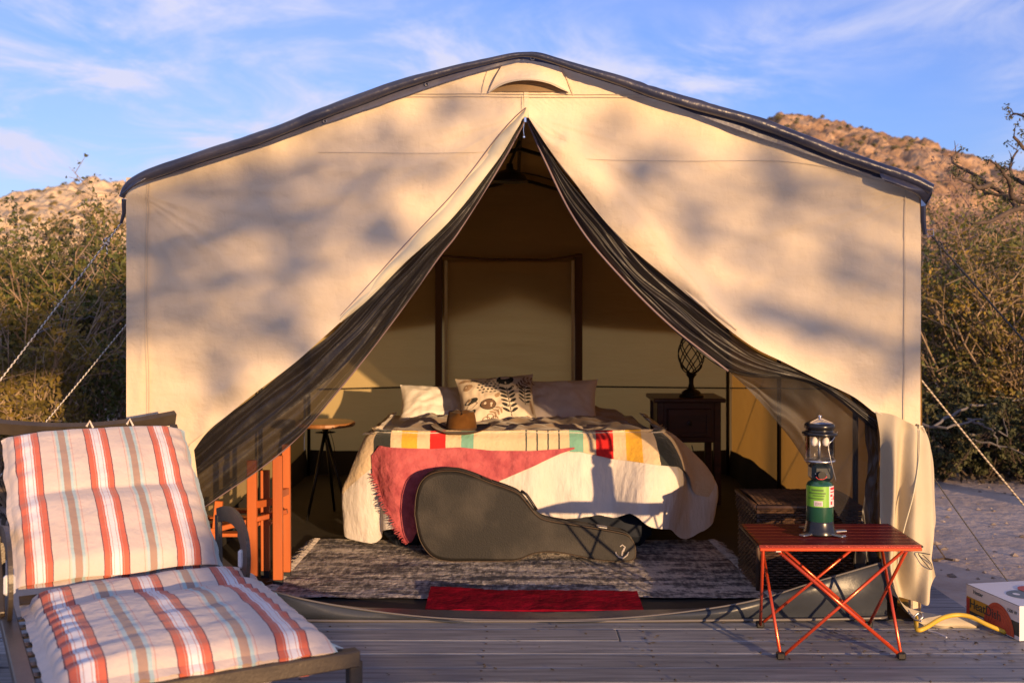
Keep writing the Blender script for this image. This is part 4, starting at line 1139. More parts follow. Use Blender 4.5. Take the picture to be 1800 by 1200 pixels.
# pillows -----------------------------------------------------------
def pillow_fn(w, h, t, M, seed, wr=.011):
    def fn(u, v, side_, off=0.0):
        a, b = u * 2 - 1, v * 2 - 1
        pin = 1 - .075 * (1 - b * b) * 0 
        ex = 1 - .07 * (1 - a * a); ey = 1 - .07 * (1 - b * b)
        x = a * w / 2 * (1 - .06 * (1 - abs(b) ** 2.2) * 0 - .10 * (1 - b * b)); y = b * h / 2 * (1 - .11 * (1 - a * a))
        th = t / 2 * (max(0, 1 - abs(a) ** 2.6) * max(0, 1 - abs(b) ** 2.6)) ** .55
        th += (wr * n3(a * 3.0, b * 3.0, seed) + wr * .8 * n3(a * 7 + b * 4, b * 3 - a * 5, seed + 2)) * min(1, 5 * (1 - max(abs(a), abs(b))))
        return M @ Vector((x, y, side_ * (th + off)))
    return fn
def pillow(name, label, c, w, h, t, lean, yaw, roll, m, seed, parent=None):
    # local x across, y up, z towards the camera
    M = Matrix.Translation(c) @ Matrix.Rotation(yaw, 4, 'Z') @ Matrix.Rotation(PI / 2 - lean, 4, 'X') @ Matrix.Rotation(roll, 4, 'Z')
    fn = pillow_fn(w, h, t, M, seed)
    mb_ = MB().grid(lambda u, v: fn(u, v, 1), 40, 32); mb_.grid(lambda u, v: fn(u, v, -1), 20, 16)
    return mb_, fn
PWH = mat('pillow_cotton', (0.80, 0.75, 0.70), 0.9, bump=0.004, bscale=12, bstretch=(1, 3, 2), sheen=.1)
PWP = mat('pillow_pink_cotton', (0.76, 0.66, 0.60), 0.9, bump=0.004, bscale=12, bstretch=(1, 3, 2), sheen=.1)
mb_, _ = pillow('pillow', '', Vector((-.40, 6.68, .585)), .62, .40, .17, .85, .06, -.07, PWH, 3)
o = mb_.build('pillow', PWH, smooth=True); tag(o, 'plain white pillow catching sunlight left of the patterned cushion', 'pillow')
mb_, _ = pillow('pillow', '', Vector((.24, 6.68, .61)), .60, .40, .17, .70, -.03, .02, PWP, 9)
o = mb_.build('pillow', PWP, smooth=True); tag(o, 'plain pale pillow in the shade right of the patterned cushion', 'pillow')
cu = thing('patterned_cushion', (-.08, 6.42, .55), 'square cushion printed with dark leaves and flowers, leaning in the middle', 'cushion')
CUSH = mat('printed_cotton', (0.66, 0.56, 0.45), 0.95, bump=0.003, bscale=20)
mb_, fn = pillow('c', '', Vector((-.085, 6.36, .645)), .47, .45, .17, .78, .02, .085, CUSH, 5)
mb_.build('cover', CUSH, cu, smooth=True)
inkK = mat('ink_black', (0.02, 0.022, 0.022), .9); inkB = mat('ink_brown', (0.15, 0.085, 0.055), .9); inkT = mat('ink_tan', (0.33, 0.22, 0.14), .9)
pr = {0: MB(), 1: MB(), 2: MB()}
def blob(cx_, cy_, rx, ry, rot, k, n_=14, jag=.08):
    pts = []
    for i in range(n_):
        a = 2 * PI * i / n_; r_ = 1 + jag * n3(math.cos(a) * 2 + cx_ * 9, math.sin(a) * 2 + cy_ * 9, 3)
        x, y = rx * math.cos(a) * r_, ry * math.sin(a) * r_
        pts.append((cx_ + x * math.cos(rot) - y * math.sin(rot), cy_ + x * math.sin(rot) + y * math.cos(rot)))
    V = [fn(cx_, cy_, 1, .0022)] + [fn(x, y, 1, .0022) for x, y in pts]
    pr[k].add(V, [(0, 1 + i, 1 + (i + 1) % n_) for i in range(n_)])
def leafs(cx_, cy_, n_, L, rot, k, sz=.05):
    for i in range(n_):
        t = (i + .5) / n_; x = cx_ + math.cos(rot) * L * t; y = cy_ + math.sin(rot) * L * t
        for sg in (-1, 1):
            a = rot + sg * .95; blob(x + math.cos(a) * sz, y + math.sin(a) * sz, sz * .85, sz * .30, a, k, 8, 0)
    for i in range(10): 
        t = i / 9; blob(cx_ + math.cos(rot) * L * t, cy_ + math.sin(rot) * L * t, L / 16, .006, rot, k, 6, 0)
def ring(cx_, cy_, rx, ry, rot, k, w=.014):
    n_ = 18; V = []
    for i in range(n_):
        a = 2 * PI * i / n_
        for f in (1, 1 - w / rx):
            x, y = rx * math.cos(a) * f, ry * math.sin(a) * f
            V.append(fn(cx_ + x * math.cos(rot) - y * math.sin(rot), cy_ + x * math.sin(rot) + y * math.cos(rot), 1, .0024))
    pr[k].add(V, [(2 * i, 2 * i + 1, 2 * ((i + 1) % n_) + 1, 2 * ((i + 1) % n_)) for i in range(n_)])
blob(.63, .84, .115, .12, .1, 0)
for i in range(30):
    x = .25 + .055 * (i % 6) + .02 * (i // 6 % 2); y = .60 + .05 * (i // 6)
    if (x - .40) ** 2 / .03 + (y - .71) ** 2 / .02 < 1: blob(x, y, .019, .014, .3, 0, 7, 0)
blob(.14, .48, .095, .05, .35, 0); blob(.12, .50, .05, .02, .35, 2); ring(.14, .40, .09, .04, .5, 1)
blob(.36, .37, .11, .085, 0, 1); blob(.12, .26, .09, .05, .8, 0); blob(.45, .9, .07, .035, .2, 1); blob(.22, .86, .06, .03, -.3, 0); blob(.50, .52, .05, .03, .9, 2); ring(.36, .37, .112, .095, 0, 0); blob(.12, .74, .07, .05, .5, 2); blob(.10, .88, .08, .03, 0, 2)
leafs(.66, .18, 6, .46, 1.62, 0, .070); leafs(.87, .38, 5, .30, 1.5, 0, .058); leafs(.78, .64, 4, .2, .9, 1, .045); leafs(.84, .8, 3, .16, .3, 2, .045)
for a in range(5): ring(.38 + .055 * math.cos(a * 1.256 + .3), .115 + .052 * math.sin(a * 1.256 + .3), .052, .045, a * 1.256 + .3, 1, .010)
blob(.88, .13, .07, .05, 0, 1); blob(.80, .10, .045, .04, 0, 2); blob(.95, .35, .02, .12, 0, 2); leafs(.55, .30, 3, .15, -2.5, 2, .045); blob(.6, .1, .05, .03, .4, 2)
for k, m in ((0, inkK), (1, inkB), (2, inkT)): pr[k].build('print', m, cu)['kind'] = 'stuff'

# fedora hat -----------------------------------------------------------
FELT = mat('brown_felt', (0.125, 0.055, 0.014), 0.95, (0.09, 0.038, 0.010), spec=.1, nscale=20, bump=0.001, bscale=200, sheen=.1)
BANDM = mat('hat_band', (0.05, 0.03, 0.02), .8)
hc = P(811, 759, 5.53); hat = thing('felt_hat', hc, 'brown felt fedora lying on the blanket before the pillows', 'hat')
def crown(u, v):
    a = 2 * PI * u
    r = .080 * (1 - .24 * v ** 1.6); z = .004 + .125 * v
    rx, ry = r * 1.0, r * 1.2
    x, y = rx * math.cos(a), ry * math.sin(a)
    if v > .8: 
        k = (v - .8) / .2; x *= (1 - k * .95); y *= (1 - k * .95); z = .004 + .112 * .8 + .028 * math.sin(k * PI / 2) 
    z -= .020 * math.exp(-(x / .018) ** 2) * max(0, (v - .72) / .28) ** .6 * (1 if y < .05 else .6)
    pinch = math.exp(-((y + .05) / .035) ** 2) * max(0, (v - .55)) * .09
    x -= math.copysign(pinch, x) * min(1, abs(x) / .03)
    return hc + Vector((x, y, z))
MB().grid(crown, 48, 30).build('crown', FELT, hat, smooth=True)
def brim(u, v):
    a = 2 * PI * u; r = .075 + .078 * v
    x, y = r * math.cos(a), r * 1.18 * math.sin(a)
    z = .016 + .022 * v * v * abs(math.cos(a)) ** 2 - .006 * v * v * (math.sin(a) < 0) * math.sin(a) ** 2
    return hc + Vector((x, y, z))
MB().grid(brim, 60, 8).grid(lambda u, v: brim(u, v) - Vector((0, 0, .003)), 60, 8).build('brim', FELT, hat, smooth=True)
MB().tube([brim(k / 60, 1) - Vector((0, 0, .0015)) for k in range(60)], .0022, 6, closed=True).build('brim_edge', FELT, hat, smooth=True)
MB().grid(lambda u, v: hc + Vector((.0795 * math.cos(2 * PI * u), .095 * math.sin(2 * PI * u), .008 + .018 * v)), 40, 2).build('hat_band', BANDM, hat, smooth=True)

# guitar case -----------------------------------------------------------
gcase = thing('guitar_case', P(900, 985, 5.22), 'worn black guitar case standing on its edge against the bed', 'guitar case')
outl = [(728, 905), (731, 870), (742, 845), (765, 832), (800, 830), (830, 838), (860, 850), (890, 860), (912, 870), (928, 888), (942, 905), (960, 915), (1000, 922), (1050, 930), (1085, 936), (1105, 942), (1116, 958), (1116, 980), (1100, 986), (1060, 985), (1020, 978), (990, 972), (960, 970), (935, 974), (910, 984), (880, 986), (830, 986), (790, 986), (760, 978), (738, 950)]
ol = [P(x, y, 5.14) for x, y in outl]; ol = [cr(ol + [ol[0]], k / 120) for k in range(120)]
cen = sum(ol, Vector()) / len(ol)
CASE = mat('worn_black_vinyl', (0.015, 0.014, 0.013), 0.6, (0.055, 0.048, 0.040), nscale=5, ndetail=9, bump=0.0015, bscale=140, lo=.45, hi=.8, spec=.25)
CASE_E = mat('case_edge', (0.015, 0.015, 0.015), 0.5); PIPE = mat('case_piping', (0.06, 0.036, 0.018), .5)
TH = .115; lean_ = .04
def casep(p, depth): return p + Vector((0, depth + (p.z) * lean_ / .4, 0))
mid = [Vector((0, 0, 0))]
def axis_pt(p):
    # nearest point on the case's long axis
    ax = [P(800, 908, 5.14), P(870, 915, 5.14), P(960, 945, 5.14), P(1100, 962, 5.14)]
    best = None
    for a, b_ in zip(ax, ax[1:]):
        d = b_ - a; t = max(0, min(1, (p - a).dot(d) / d.dot(d))); q = a + d * t
        if best is None or (p - q).length < (p - best).length: best = q
    return best
V = []; Fc = []; n = len(ol)
AXP = [axis_pt(p) for p in ol]
for _ in range(6): AXP = [(AXP[i - 1] + AXP[i] * 2 + AXP[(i + 1) % n]) / 4 for i in range(n)]
RW = [(1.0, 0.0), (1.0, -TH * .0), ]
prof = [(1.0, TH), (1.0, .012), (.985, .004), (.955, -.003), (.92, -.006)]
for f, dd in prof:
    for p, a in zip(ol, AXP): V.append(casep(a.lerp(p, f), dd + .0))
for r in range(len(prof) - 1):
    for i in range(n): j = (i + 1) % n; Fc.append((r * n + i, r * n + j, (r + 1) * n + j, (r + 1) * n + i))
Fc.append(tuple(range(n)))
o = MB().add(V, Fc).build('shell', CASE, gcase, smooth=True); o.data.polygons[len(o.data.polygons) - 1].use_smooth = False
MB().add([v + Vector((0, -.0005, 0)) for v in V[-n:]], [tuple(range(n))[::-1]]).build('front_panel', CASE, gcase)
MB().tube([casep(p, -.001) for p in ol], .0022, 6, closed=True).build('piping', PIPE, gcase, smooth=True)
MB().tube([casep(p, .05) for p in ol], .003, 6, closed=True).build('piping', CASE_E, gcase, smooth=True)
for px, py, r_ in ((855, 848, -.4), (932, 893, -.95), (1060, 932, -.15)):
    MB().box(casep(P(px, py - 2, 5.14), .045), (.05, .035, .008), Matrix.Rotation(-r_, 3, 'Y'), bev=.002).build('latch', BLACKM if px != 1060 else STEEL, gcase)
hp = [casep(P(x, y, 5.14), .03) for x, y in ((916, 866), (926, 873), (937, 889), (944, 900))]
MB().tube(hp, .007, 8).build('handle', BLACKM, gcase, smooth=True)
# emblem sticker on the head end: an anchor-like crest
STK = mat('sticker', (0.45, 0.40, 0.36), .5)
em = MB(); e0 = lambda x, y: casep(P(x, y, 5.14), -.009)
em.tube([e0(1098, 962), e0(1094, 969), e0(1093, 976)], .004, 5)
em.tube([e0(1083, 973), e0(1088, 978), e0(1095, 980), e0(1102, 975)], .004, 5)
em.tube([e0(1090, 960), e0(1094, 957), e0(1099, 961), e0(1096, 968)], .003, 5); em.tube([e0(1102, 975), e0(1105, 969)], .003, 5); em.tube([e0(1083, 973), e0(1082, 969)], .003, 5)
em.build('sticker', STK, gcase)

# ------------------------------------------------------------------ rugs
def rug_mat():
    m = bpy.data.materials.new('woven_rug'); m.use_nodes = True; nn, ll = m.node_tree.nodes, m.node_tree.links
    b = nn['Principled BSDF']; b.inputs['Roughness'].default_value = .95
    co = nn.new('ShaderNodeTexCoord')
    def nz(scale, st, det=6):
        mp_ = nn.new('ShaderNodeMapping'); mp_.inputs['Scale'].default_value = st; ll.new(co.outputs['Object'], mp_.inputs[0])
        n_ = nn.new('ShaderNodeTexNoise'); n_.inputs['Scale'].default_value = scale; n_.inputs['Detail'].default_value = det; ll.new(mp_.outputs[0], n_.inputs['Vector']); return n_.outputs[0]
    a = nz(10, (1, 6, 1)); c = nz(55, (1, .35, 1), 3); d = nz(2.3, (1, 2.6, 1), 3); e = nz(140, (.25, 1.4, 1), 2)
    def mm(op, x, y):
        n_ = nn.new('ShaderNodeMath'); n_.operation = op
        for i, q in enumerate((x, y)):
            if isinstance(q, (int, float)): n_.inputs[i].default_value = q
            else: ll.new(q, n_.inputs[i])
        return n_.outputs[0]
    wv = nn.new('ShaderNodeTexWave'); wv.bands_direction = 'Y'; wv.inputs['Scale'].default_value = 2.6; wv.inputs['Distortion'].default_value = 5; wv.inputs['Detail'].default_value = 4; wv.inputs['Detail Scale'].default_value = 2.5
    ll.new(co.outputs['Object'], wv.inputs['Vector'])
    s = mm('ADD', mm('MULTIPLY', mm('SUBTRACT', wv.outputs['Fac'], .5), .07), mm('ADD', mm('MULTIPLY', a, .35), mm('ADD', mm('MULTIPLY', c, .30), mm('ADD', mm('MULTIPLY', d, .35), mm('MULTIPLY', e, .25)))))
    r = nn.new('ShaderNodeValToRGB'); r.color_ramp.interpolation = 'LINEAR'
    el = r.color_ramp.elements
    el[0].position = .48; el[0].color = (.06, .062, .075, 1); el[1].position = .68; el[1].color = (.62, .56, .52, 1)
    x = el.new(.56); x.color = (.11, .10, .105, 1); x = el.new(.62); x.color = (.26, .24, .24, 1)
    ll.new(s, r.inputs[0]); ll.new(r.outputs[0], b.inputs['Base Color'])
    bp = nn.new('ShaderNodeBump'); bp.inputs['Distance'].default_value = .022; ll.new(mm('ADD', c, e), bp.inputs['Height']); ll.new(bp.outputs[0], b.inputs['Normal'])
    return m
RUGM = rug_mat(); FRM = mat('rug_fringe', (0.42, 0.37, 0.33), .95, island=.3)
rug = thing('woven_rug', (.03, 5.1, .007), 'faded grey woven rug with fringed ends before the bed', 'rug')
def rugf(u, v):
    y = 4.53 + 1.12 * v + .012 * n3(u * 8, 0, 2) * (v < .05)
    xl = -1.02 + .02 * v; xr = 1.02 + .0 * v + .06 * (1 - v)
    x = xl + (xr - xl) * u
    z = .012 + .010 * abs(n3(x * 1.5, y * 3, 2)) + .008 * max(0, n3(x * 3, y * 9, 4)) + .0025 * n3(x * 30, y * 45, 6)
    z += .012 * math.exp(-((v - .03) / .03) ** 2) * max(0, n3(x * 4, 0, 9) + .3)
    return Vector((x, y, z))
MB().grid(rugf, 240, 130).build('weave', RUGM, rug, smooth=True)
fr = MB(); random.seed(8)
for k in range(260):
    v = k % 130 / 130 + random.uniform(0, .008); sd_ = 1 if k < 130 else 0; v = min(v, 1)
    p = rugf(sd_, v); dx = (1 if sd_ else -1) * random.uniform(.03, .075)
    fr.tube([p, p + Vector((dx * .5, random.uniform(-.01, .01), .004)), p + Vector((dx, random.uniform(-.02, .02), -.006))], [.0028, .0024, .001], 4)
fr.build('fringe', FRM, rug)['kind'] = 'stuff'
REDM = mat('red_pile', (0.22, 0.002, 0.014), .95, (0.12, 0.001, 0.008), spec=.08, nscale=18, bump=0.003, bscale=60)
def redf(u, v):
    a = P(748 + (1128 - 748) * u, 1090 - 6 * math.sin(PI * u) - 4 * u, 4.3); x0 = (746 + 386 * u - 900) * 4.33 / F; x1 = (756 + 362 * u - 900) * 4.62 / F
    y0 = 4.345; y1 = 4.66 - .10 * u - .02 * math.sin(u * 5)
    x = x0 + (x1 - x0) * v; y = y0 + (y1 - y0) * v
    return Vector((x, y, .020 + .012 * v + .004 * n3(x * 12, y * 12, 2) + .002 * n3(x * 50, y * 50, 1)))
mbr = MB().grid(redf, 90, 30)
mbr.grid(lambda u, v: redf(u, 0) + Vector((0, 0, -.014 * v)), 90, 1)
o = mbr.build('red_mat', REDM, smooth=True); tag(o, 'small crimson mat lying across the tent threshold', 'mat')

# ------------------------------------------------------------------ nightstand and lamp
DRK = mat('red_brown_wood', (0.060, 0.014, 0.008), .5, (0.030, 0.008, 0.005), nscale=4, stretch=(1, 1, 8), bump=.001, bscale=50, coat=.2)
ns = thing('nightstand', (.99, 6.85, .007), 'dark red wooden nightstand with one panelled drawer right of the bed', 'nightstand')
nx0, nx1 = (1156 - 900) * 6.65 / F, (1268 - 900) * 6.65 / F
nzt = EYE - (700 - HZ) * 6.65 / F
zf = lambda y: EYE - (y - HZ) * 6.66 / F
MB().box(((nx0 + nx1) / 2, 6.83, nzt - .012), (nx1 - nx0 + .05, .40, .026), bev=.005).build('tabletop', DRK, ns)
MB().box(((nx0 + nx1) / 2, 6.84, (nzt - .025 + zf(778)) / 2), (nx1 - nx0 - .02, .34, nzt - .025 - zf(778)), bev=.004).build('cabinet', DRK, ns)
dr = MB().box(((nx0 + nx1) / 2, 6.662, (zf(718) + zf(768)) / 2), (.27, .016, zf(718) - zf(768)), bev=.004).build('drawer', DRK, ns)
m_ = MB(); cx_ = (nx0 + nx1) / 2; cz = (zf(718) + zf(768)) / 2
for sx_ in (-1, 1): m_.box((cx_ + sx_ * .115, 6.652, cz), (.018, .010, .165))
for sz in (-1, 1): m_.box((cx_, 6.652, cz + sz * .072), (.212, .010, .018))
m_.build('moulding', DRK, dr)
MB().lathe([(.001, 0), (.014, .004), (.014, .014), (.006, .02), (.006, .03)], (0, 0, 0), 12).build('k', BLACKM).name = 'knob'
kn = bpy.data.objects['knob']; kn.parent = dr; kn.rotation_euler = (PI / 2, 0, 0)
kn.location = Vector((cx_, 6.655, cz)) - wloc(dr); kn.rotation_euler = (-PI / 2, 0, 0); kn.location.y -= .03
for sx_ in (nx0 + .02, nx1 - .02):
    for yy in (6.685, 6.995): MB().box((sx_, yy, (nzt - .03) / 2 + .004), (.042, .042, nzt - .03), bev=.003).build('leg', DRK, ns)
lx = (1215 - 900) * 6.75 / F; lz = nzt + .001; S = 6.75 / F
lampo = thing('cage_lamp', (lx, 6.75, lz), 'black wrought iron lamp with an open spiral cage on the nightstand', 'lamp')
IRON = mat('wrought_iron', (0.018, 0.015, 0.014), .5, metallic=.6)
MB().lathe([(.072, 0), (.078, .006), (.072, .014), (.058, .018), (.060, .028), (.045, .040), (.022, .052), (.014, .085), (.016, .115), (.030, .135), (.036, .142), (.014, .146), (.001, .15)], (lx, 6.75, lz), 24).build('base', IRON, lampo, smooth=True)
cg = MB(); c0 = Vector((lx, 6.75, lz + .148 + .118)); RX, RZ = .080, .122
for sgn in (1, -1):
    for k in range(6):
        pts = []
        for q in range(25):
            t = -PI / 2 + PI * q / 24; a = 2 * PI * k / 6 + sgn * t * 1.0
            rr = RX * max(0, math.cos(t)) ** .85
            pts.append(c0 + Vector((rr * math.cos(a), rr * math.sin(a), RZ * math.sin(t))))
        cg.tube(pts, .0036, 5)
cg.build('cage', IRON, lampo, smooth=True)
MB().lathe([(.012, -.006), (.012, 0), (.006, .01), (.009, .018), (.001, .032)], c0 + Vector((0, 0, RZ)), 12).build('finial', IRON, lampo, smooth=True)
MB().tube(cr_arc([P(1216, 782, 6.7), P(1220, 800, 6.7), P(1218, 820, 6.75), P(1212, 850, 6.8), P(1200, 885, 6.85)], 20), .003, 5).build('cable', BLACKM, lampo)

# hanging lamp at the ridge
hl = thing('pendant_lamp', P(896, 320, 6.0), 'small black dome lamp hanging from the tent ridge', 'pendant lamp')
pc = P(896, 320, 6.0)
MB().lathe([(.105, 0), (.103, .006), (.085, .035), (.055, .058), (.022, .070), (.018, .10), (.005, .105)], pc, 28).build('shade', BLACKM, hl, smooth=True)
MB().lathe([(.098, .003), (.08, .033), (.05, .052), (.001, .056)], pc, 28).build('shade_inside', IRON, hl, smooth=True)
MB().tube([pc + Vector((0, 0, .1)), Vector((TX - .0, 6.0, ridge_z(TX) - .05))], .009, 6).build('cord', BLACKM, hl)

# ------------------------------------------------------------------ round side table at the left
RT = thing('side_table', (P(572, 745, 6.3).x, 6.3, .007), 'small round wooden table on thin black legs left of the bed', 'table')
rc = Vector((P(572, 745, 6.3).x, 6.3, .545))
OAK = mat('oiled_wood', (0.32, 0.14, 0.05), .4, (0.22, 0.09, 0.03), nscale=5, stretch=(6, 1, 1), coat=.3)
MB().lathe([(.165, -.012), (.172, -.006), (.172, .008), (.166, .012), (.001, .012)], rc, 40).build('tabletop', OAK, RT, smooth=False)
MB().lathe([(.06, -.05), (.015, -.05), (.02, -.03), (.06, -.014), (.06, -.0125)], rc, 16).build('hub', BLACKM, RT, smooth=True)
for a in (-2.1, -.4, 1.4):
    e = Vector((rc.x + .16 * math.cos(a), rc.y + .16 * math.sin(a), .01))
    MB().tube([rc + Vector((0, 0, -.04)), e], [.011, .008], 8).build('leg', BLACKM, RT, smooth=True)
MB().tube(cr_arc([P(575, 752, 6.25), P(577, 790, 6.22), P(584, 824, 6.2), P(588, 790, 6.2), P(580, 756, 6.25)], 30), .0018, 5).build('cable', BLACKM, RT)

# ------------------------------------------------------------------ wooden folding chair
RW_ = mat('red_teak', (0.50, 0.13, 0.030), .5, (0.36, 0.085, 0.02), nscale=6, stretch=(1, 1, .12), bump=.0006, bscale=60, coat=.15)
WCH = thing('folding_chair', (P(470, 1000, 4.9).x, 4.9, .007), 'reddish slatted wooden folding chair standing behind the lounger', 'chair')
BLKF = mat('rubber', (0.02, 0.02, 0.02), .7)
for (px, ptop, pbot, d, w) in ((443, 808, 1019, 4.80, 17), (466, 826, 1013, 4.92, 15), (488, 800, 1018, 4.76, 17), (503, 780, 1016, 4.9, 14)):
    a = P(px, ptop, d); b_ = P(px + 1, pbot, d); b_.z = max(b_.z, .034)
    MB().bar(b_, a, w * d / F, .028, up=(0, 1, 0), bev=.003).build('slat', RW_, WCH)
    MB().box((b_.x, b_.y, .020), (w * d / F * .98, .03, .030)).build('foot', BLKF, WCH)
for y_, x0_, x1_, d in ((886, 452, 482, 4.86), (868, 492, 506, 4.84)): MB().bar(P(x0_, y_, d - .06), P(x1_, y_ - 6, d + .06), .02, .03).build('rail', RW_, WCH)
for (x0_, x1_, y_, d) in ((398, 478, 897, 5.0), (418, 478, 918, 4.94), (370, 455, 921, 4.9), (362, 440, 938, 4.85), (340, 460, 910, 5.1)):
    MB().bar(P(x0_, y_, d), P(x1_, y_, d), .055, .016, up=(0, .0, 1), bev=.002).build('seat_slat', RW_, WCH)
for d in (4.82, 5.1):
    MB().bar(P(360, 935, d), P(505, 898, d), .022, .035, up=(0, 1, 0), bev=.003).build('seat_rail', RW_, WCH)
    a = P(385, 880, d); b_ = Vector((P(372, 1000, d).x, d, .015)); MB().bar(b_, a, .035, .022, up=(0, 1, 0), bev=.003).build('leg', RW_, WCH)

# ------------------------------------------------------------------ wicker trunk
wt_ = thing('wicker_trunk', (1.33, 4.86, .007), 'dark brown woven wicker trunk with lid just inside the tent at right', 'trunk')
WK = mat('wicker', (0.085, 0.045, 0.026), .5, (0.035, 0.020, 0.014), nscale=20, island=.4)
WKC = mat('wicker_core', (0.012, 0.008, 0.006), .9)
wx0, wx1, wy0, wy1, wz = 1.06, 1.50, 4.66, 5.06, .385
MB().box(((wx0 + wx1) / 2, (wy0 + wy1) / 2, .19), (wx1 - wx0 - .02, wy1 - wy0 - .02, .36)).build('core', WKC, wt_)
def weave_side(a, b_, z0_, z1_, nrm, nr):
    m_ = MB(); a = Vector(a); b_ = Vector(b_); nrm = Vector(nrm); L = (b_ - a).length; ns_ = int(L / .011)
    for r in range(nr):
        z = z0_ + (z1_ - z0_) * (r + .5) / nr; pts = []
        for k in range(ns_ + 1):
            t = k / ns_; s_ = (.0045 if (k // 2 + r) % 2 else -.002)
            p = a.lerp(b_, t) + nrm * s_; p.z = z + random.uniform(-.0008, .0008); pts.append(p)
        m_.tube(pts, (z1_ - z0_) / nr * .46, 4, cap=False)
    return m_
random.seed(2)
body = weave_side((wx0, wy0, 0), (wx1, wy0, 0), .01, .285, (0, -1, 0), 26); body2 = weave_side((wx0, wy1, 0), (wx0, wy0, 0), .01, .285, (-1, 0, 0), 26)
body.add(body2.v, body2.f); o = body.build('woven_side', WK, wt_); o['kind'] = 'stuff'
lid = weave_side((wx0 - .012, wy0 - .012, 0), (wx1, wy0 - .012, 0), .295, .365, (0, -1, 0), 7); l2 = weave_side((wx0 - .012, wy1, 0), (wx0 - .012, wy0 - .012, 0), .295, .365, (-1, 0, 0), 7)
lid.add(l2.v, l2.f)
for k in range(34):
    y = wy0 + (wy1 - wy0) * (k + .5) / 34; pts = []
    for q in range(int((wx1 - wx0) / .011) + 1):
        pts.append(Vector((wx0 + .011 * q, y, .372 + (.004 if (q // 2 + k) % 2 else -.001) + .01 * math.sin(PI * k / 34))))
    lid.tube(pts, .0056, 4, cap=False)
lid.build('lid', WK, wt_)['kind'] = 'stuff'
for p0, p1 in (((wx0 - .012, wy0 - .012, .372), (wx1, wy0 - .012, .372)), ((wx0 - .012, wy0 - .012, .372), (wx0 - .012, wy1, .372)), ((wx0 - .004, wy0 - .004, .015), (wx0 - .004, wy0 - .004, .36)), ((wx0, wy0 - .006, .012), (wx1, wy0 - .006, .012))):
    MB().tube([p0, p1], .0105, 8).build('braid', WK, wt_, smooth=True)

# ------------------------------------------------------------------ camp table
ct = thing('camp_table', (P(1465, 960, 3.98).x, 3.98, 0), 'small red aluminium folding camp table with crossed legs on the deck', 'table')
REDA = mat('red_anodised', (0.66, 0.075, 0.022), .25, metallic=.55, coat=.3); REDT = mat('red_anodised_slat', (0.11, 0.008, 0.009), .34, metallic=.6, bump=.0004, bscale=90)
ZTB = .40
A = Vector((P(1335, 960, 3.8).x, 3.80, ZTB)); B = Vector((P(1620, 960, 3.8).x, 3.80, ZTB)); Cc = Vector((P(1302, 922, 4.17).x, 4.17, ZTB)); D = Vector((P(1562, 922, 4.17).x, 4.17, ZTB))
NSL = 7
for k in range(NSL):
    t0, t1 = (k + .05) / NSL, (k + .95) / NSL
    q = [A.lerp(Cc, t0), B.lerp(D, t0), B.lerp(D, t1), A.lerp(Cc, t1)]
    m_ = MB().prism([p - Vector((0, 0, .010)) for p in q], (0, 0, .010))
    for f in (.33, .66):
        a0, a1 = q[0].lerp(q[3], f), q[1].lerp(q[2], f); m_.tube([a0 + Vector((.01, 0, .0002)), a1 + Vector((-.01, 0, .0002))], .0008, 4)
    m_.build('slat', REDT, ct)
for a, b_ in ((A, B), (Cc, D)): MB().bar(a + Vector((0, 0, -.014)), b_ + Vector((0, 0, -.014)), .016, .012, bev=.002).build('rail', REDA, ct)
for a, b_ in ((A, Cc), (B, D)): MB().bar(a + Vector((0, .004, -.007)), b_ + Vector((0, 0, -.007)), .017, .007, bev=.002).build('end_cap', BLACKM, ct)
FL = {'fl': Vector((P(1372, 1158, 3.8).x, 3.80, .012)), 'fr': Vector((P(1584, 1158, 3.8).x, 3.80, .012)), 'bl': Vector((P(1336, 1104, 4.17).x, 4.17, .012)), 'br': Vector((P(1526, 1104, 4.17).x, 4.17, .012))}
TPn = {'fl': A.lerp(B, .03) + Vector((0, .02, -.02)), 'fr': A.lerp(B, .91) + Vector((0, .02, -.02)), 'fl2': A.lerp(B, .12) + Vector((0, .015, -.022)), 'bl': Cc.lerp(D, .13) + Vector((0, -.02, -.02)), 'br': Cc.lerp(D, .90) + Vector((0, -.02, -.02))}
def leg(a, b_, r=.0058): MB().tube([a, b_], r, 10).build('leg', REDA, ct, smooth=True)
leg(TPn['fl2'], FL['fr'], .0070); leg(TPn['fr'], FL['fl'] + Vector((.012, .006, 0))); 
leg(TPn['bl'] + Vector((0, 0, 0)), FL['br']); leg(TPn['br'], FL['bl'])
leg(TPn['fl'], FL['bl'] + Vector((0, -.006, 0))); leg(Cc.lerp(D, .12) + Vector((0, -.012, -.02)), FL['fl'])
leg(TPn['fr'] + Vector((.008, 0, 0)), FL['br'] + Vector((0, -.004, 0))); leg(Cc.lerp(D, .91) + Vector((.006, -.02, -.02)), FL['fr'])
for p in FL.values(): MB().box(p + Vector((0, 0, .002)), (.030, .024, .024), bev=.004).build('foot', BLACKM, ct)
for k_ in ('fl2', 'fr', 'bl', 'br'): MB().box(TPn[k_] + Vector((0, 0, .004)), (.024, .020, .022), bev=.004).build('joint', STEEL, ct)

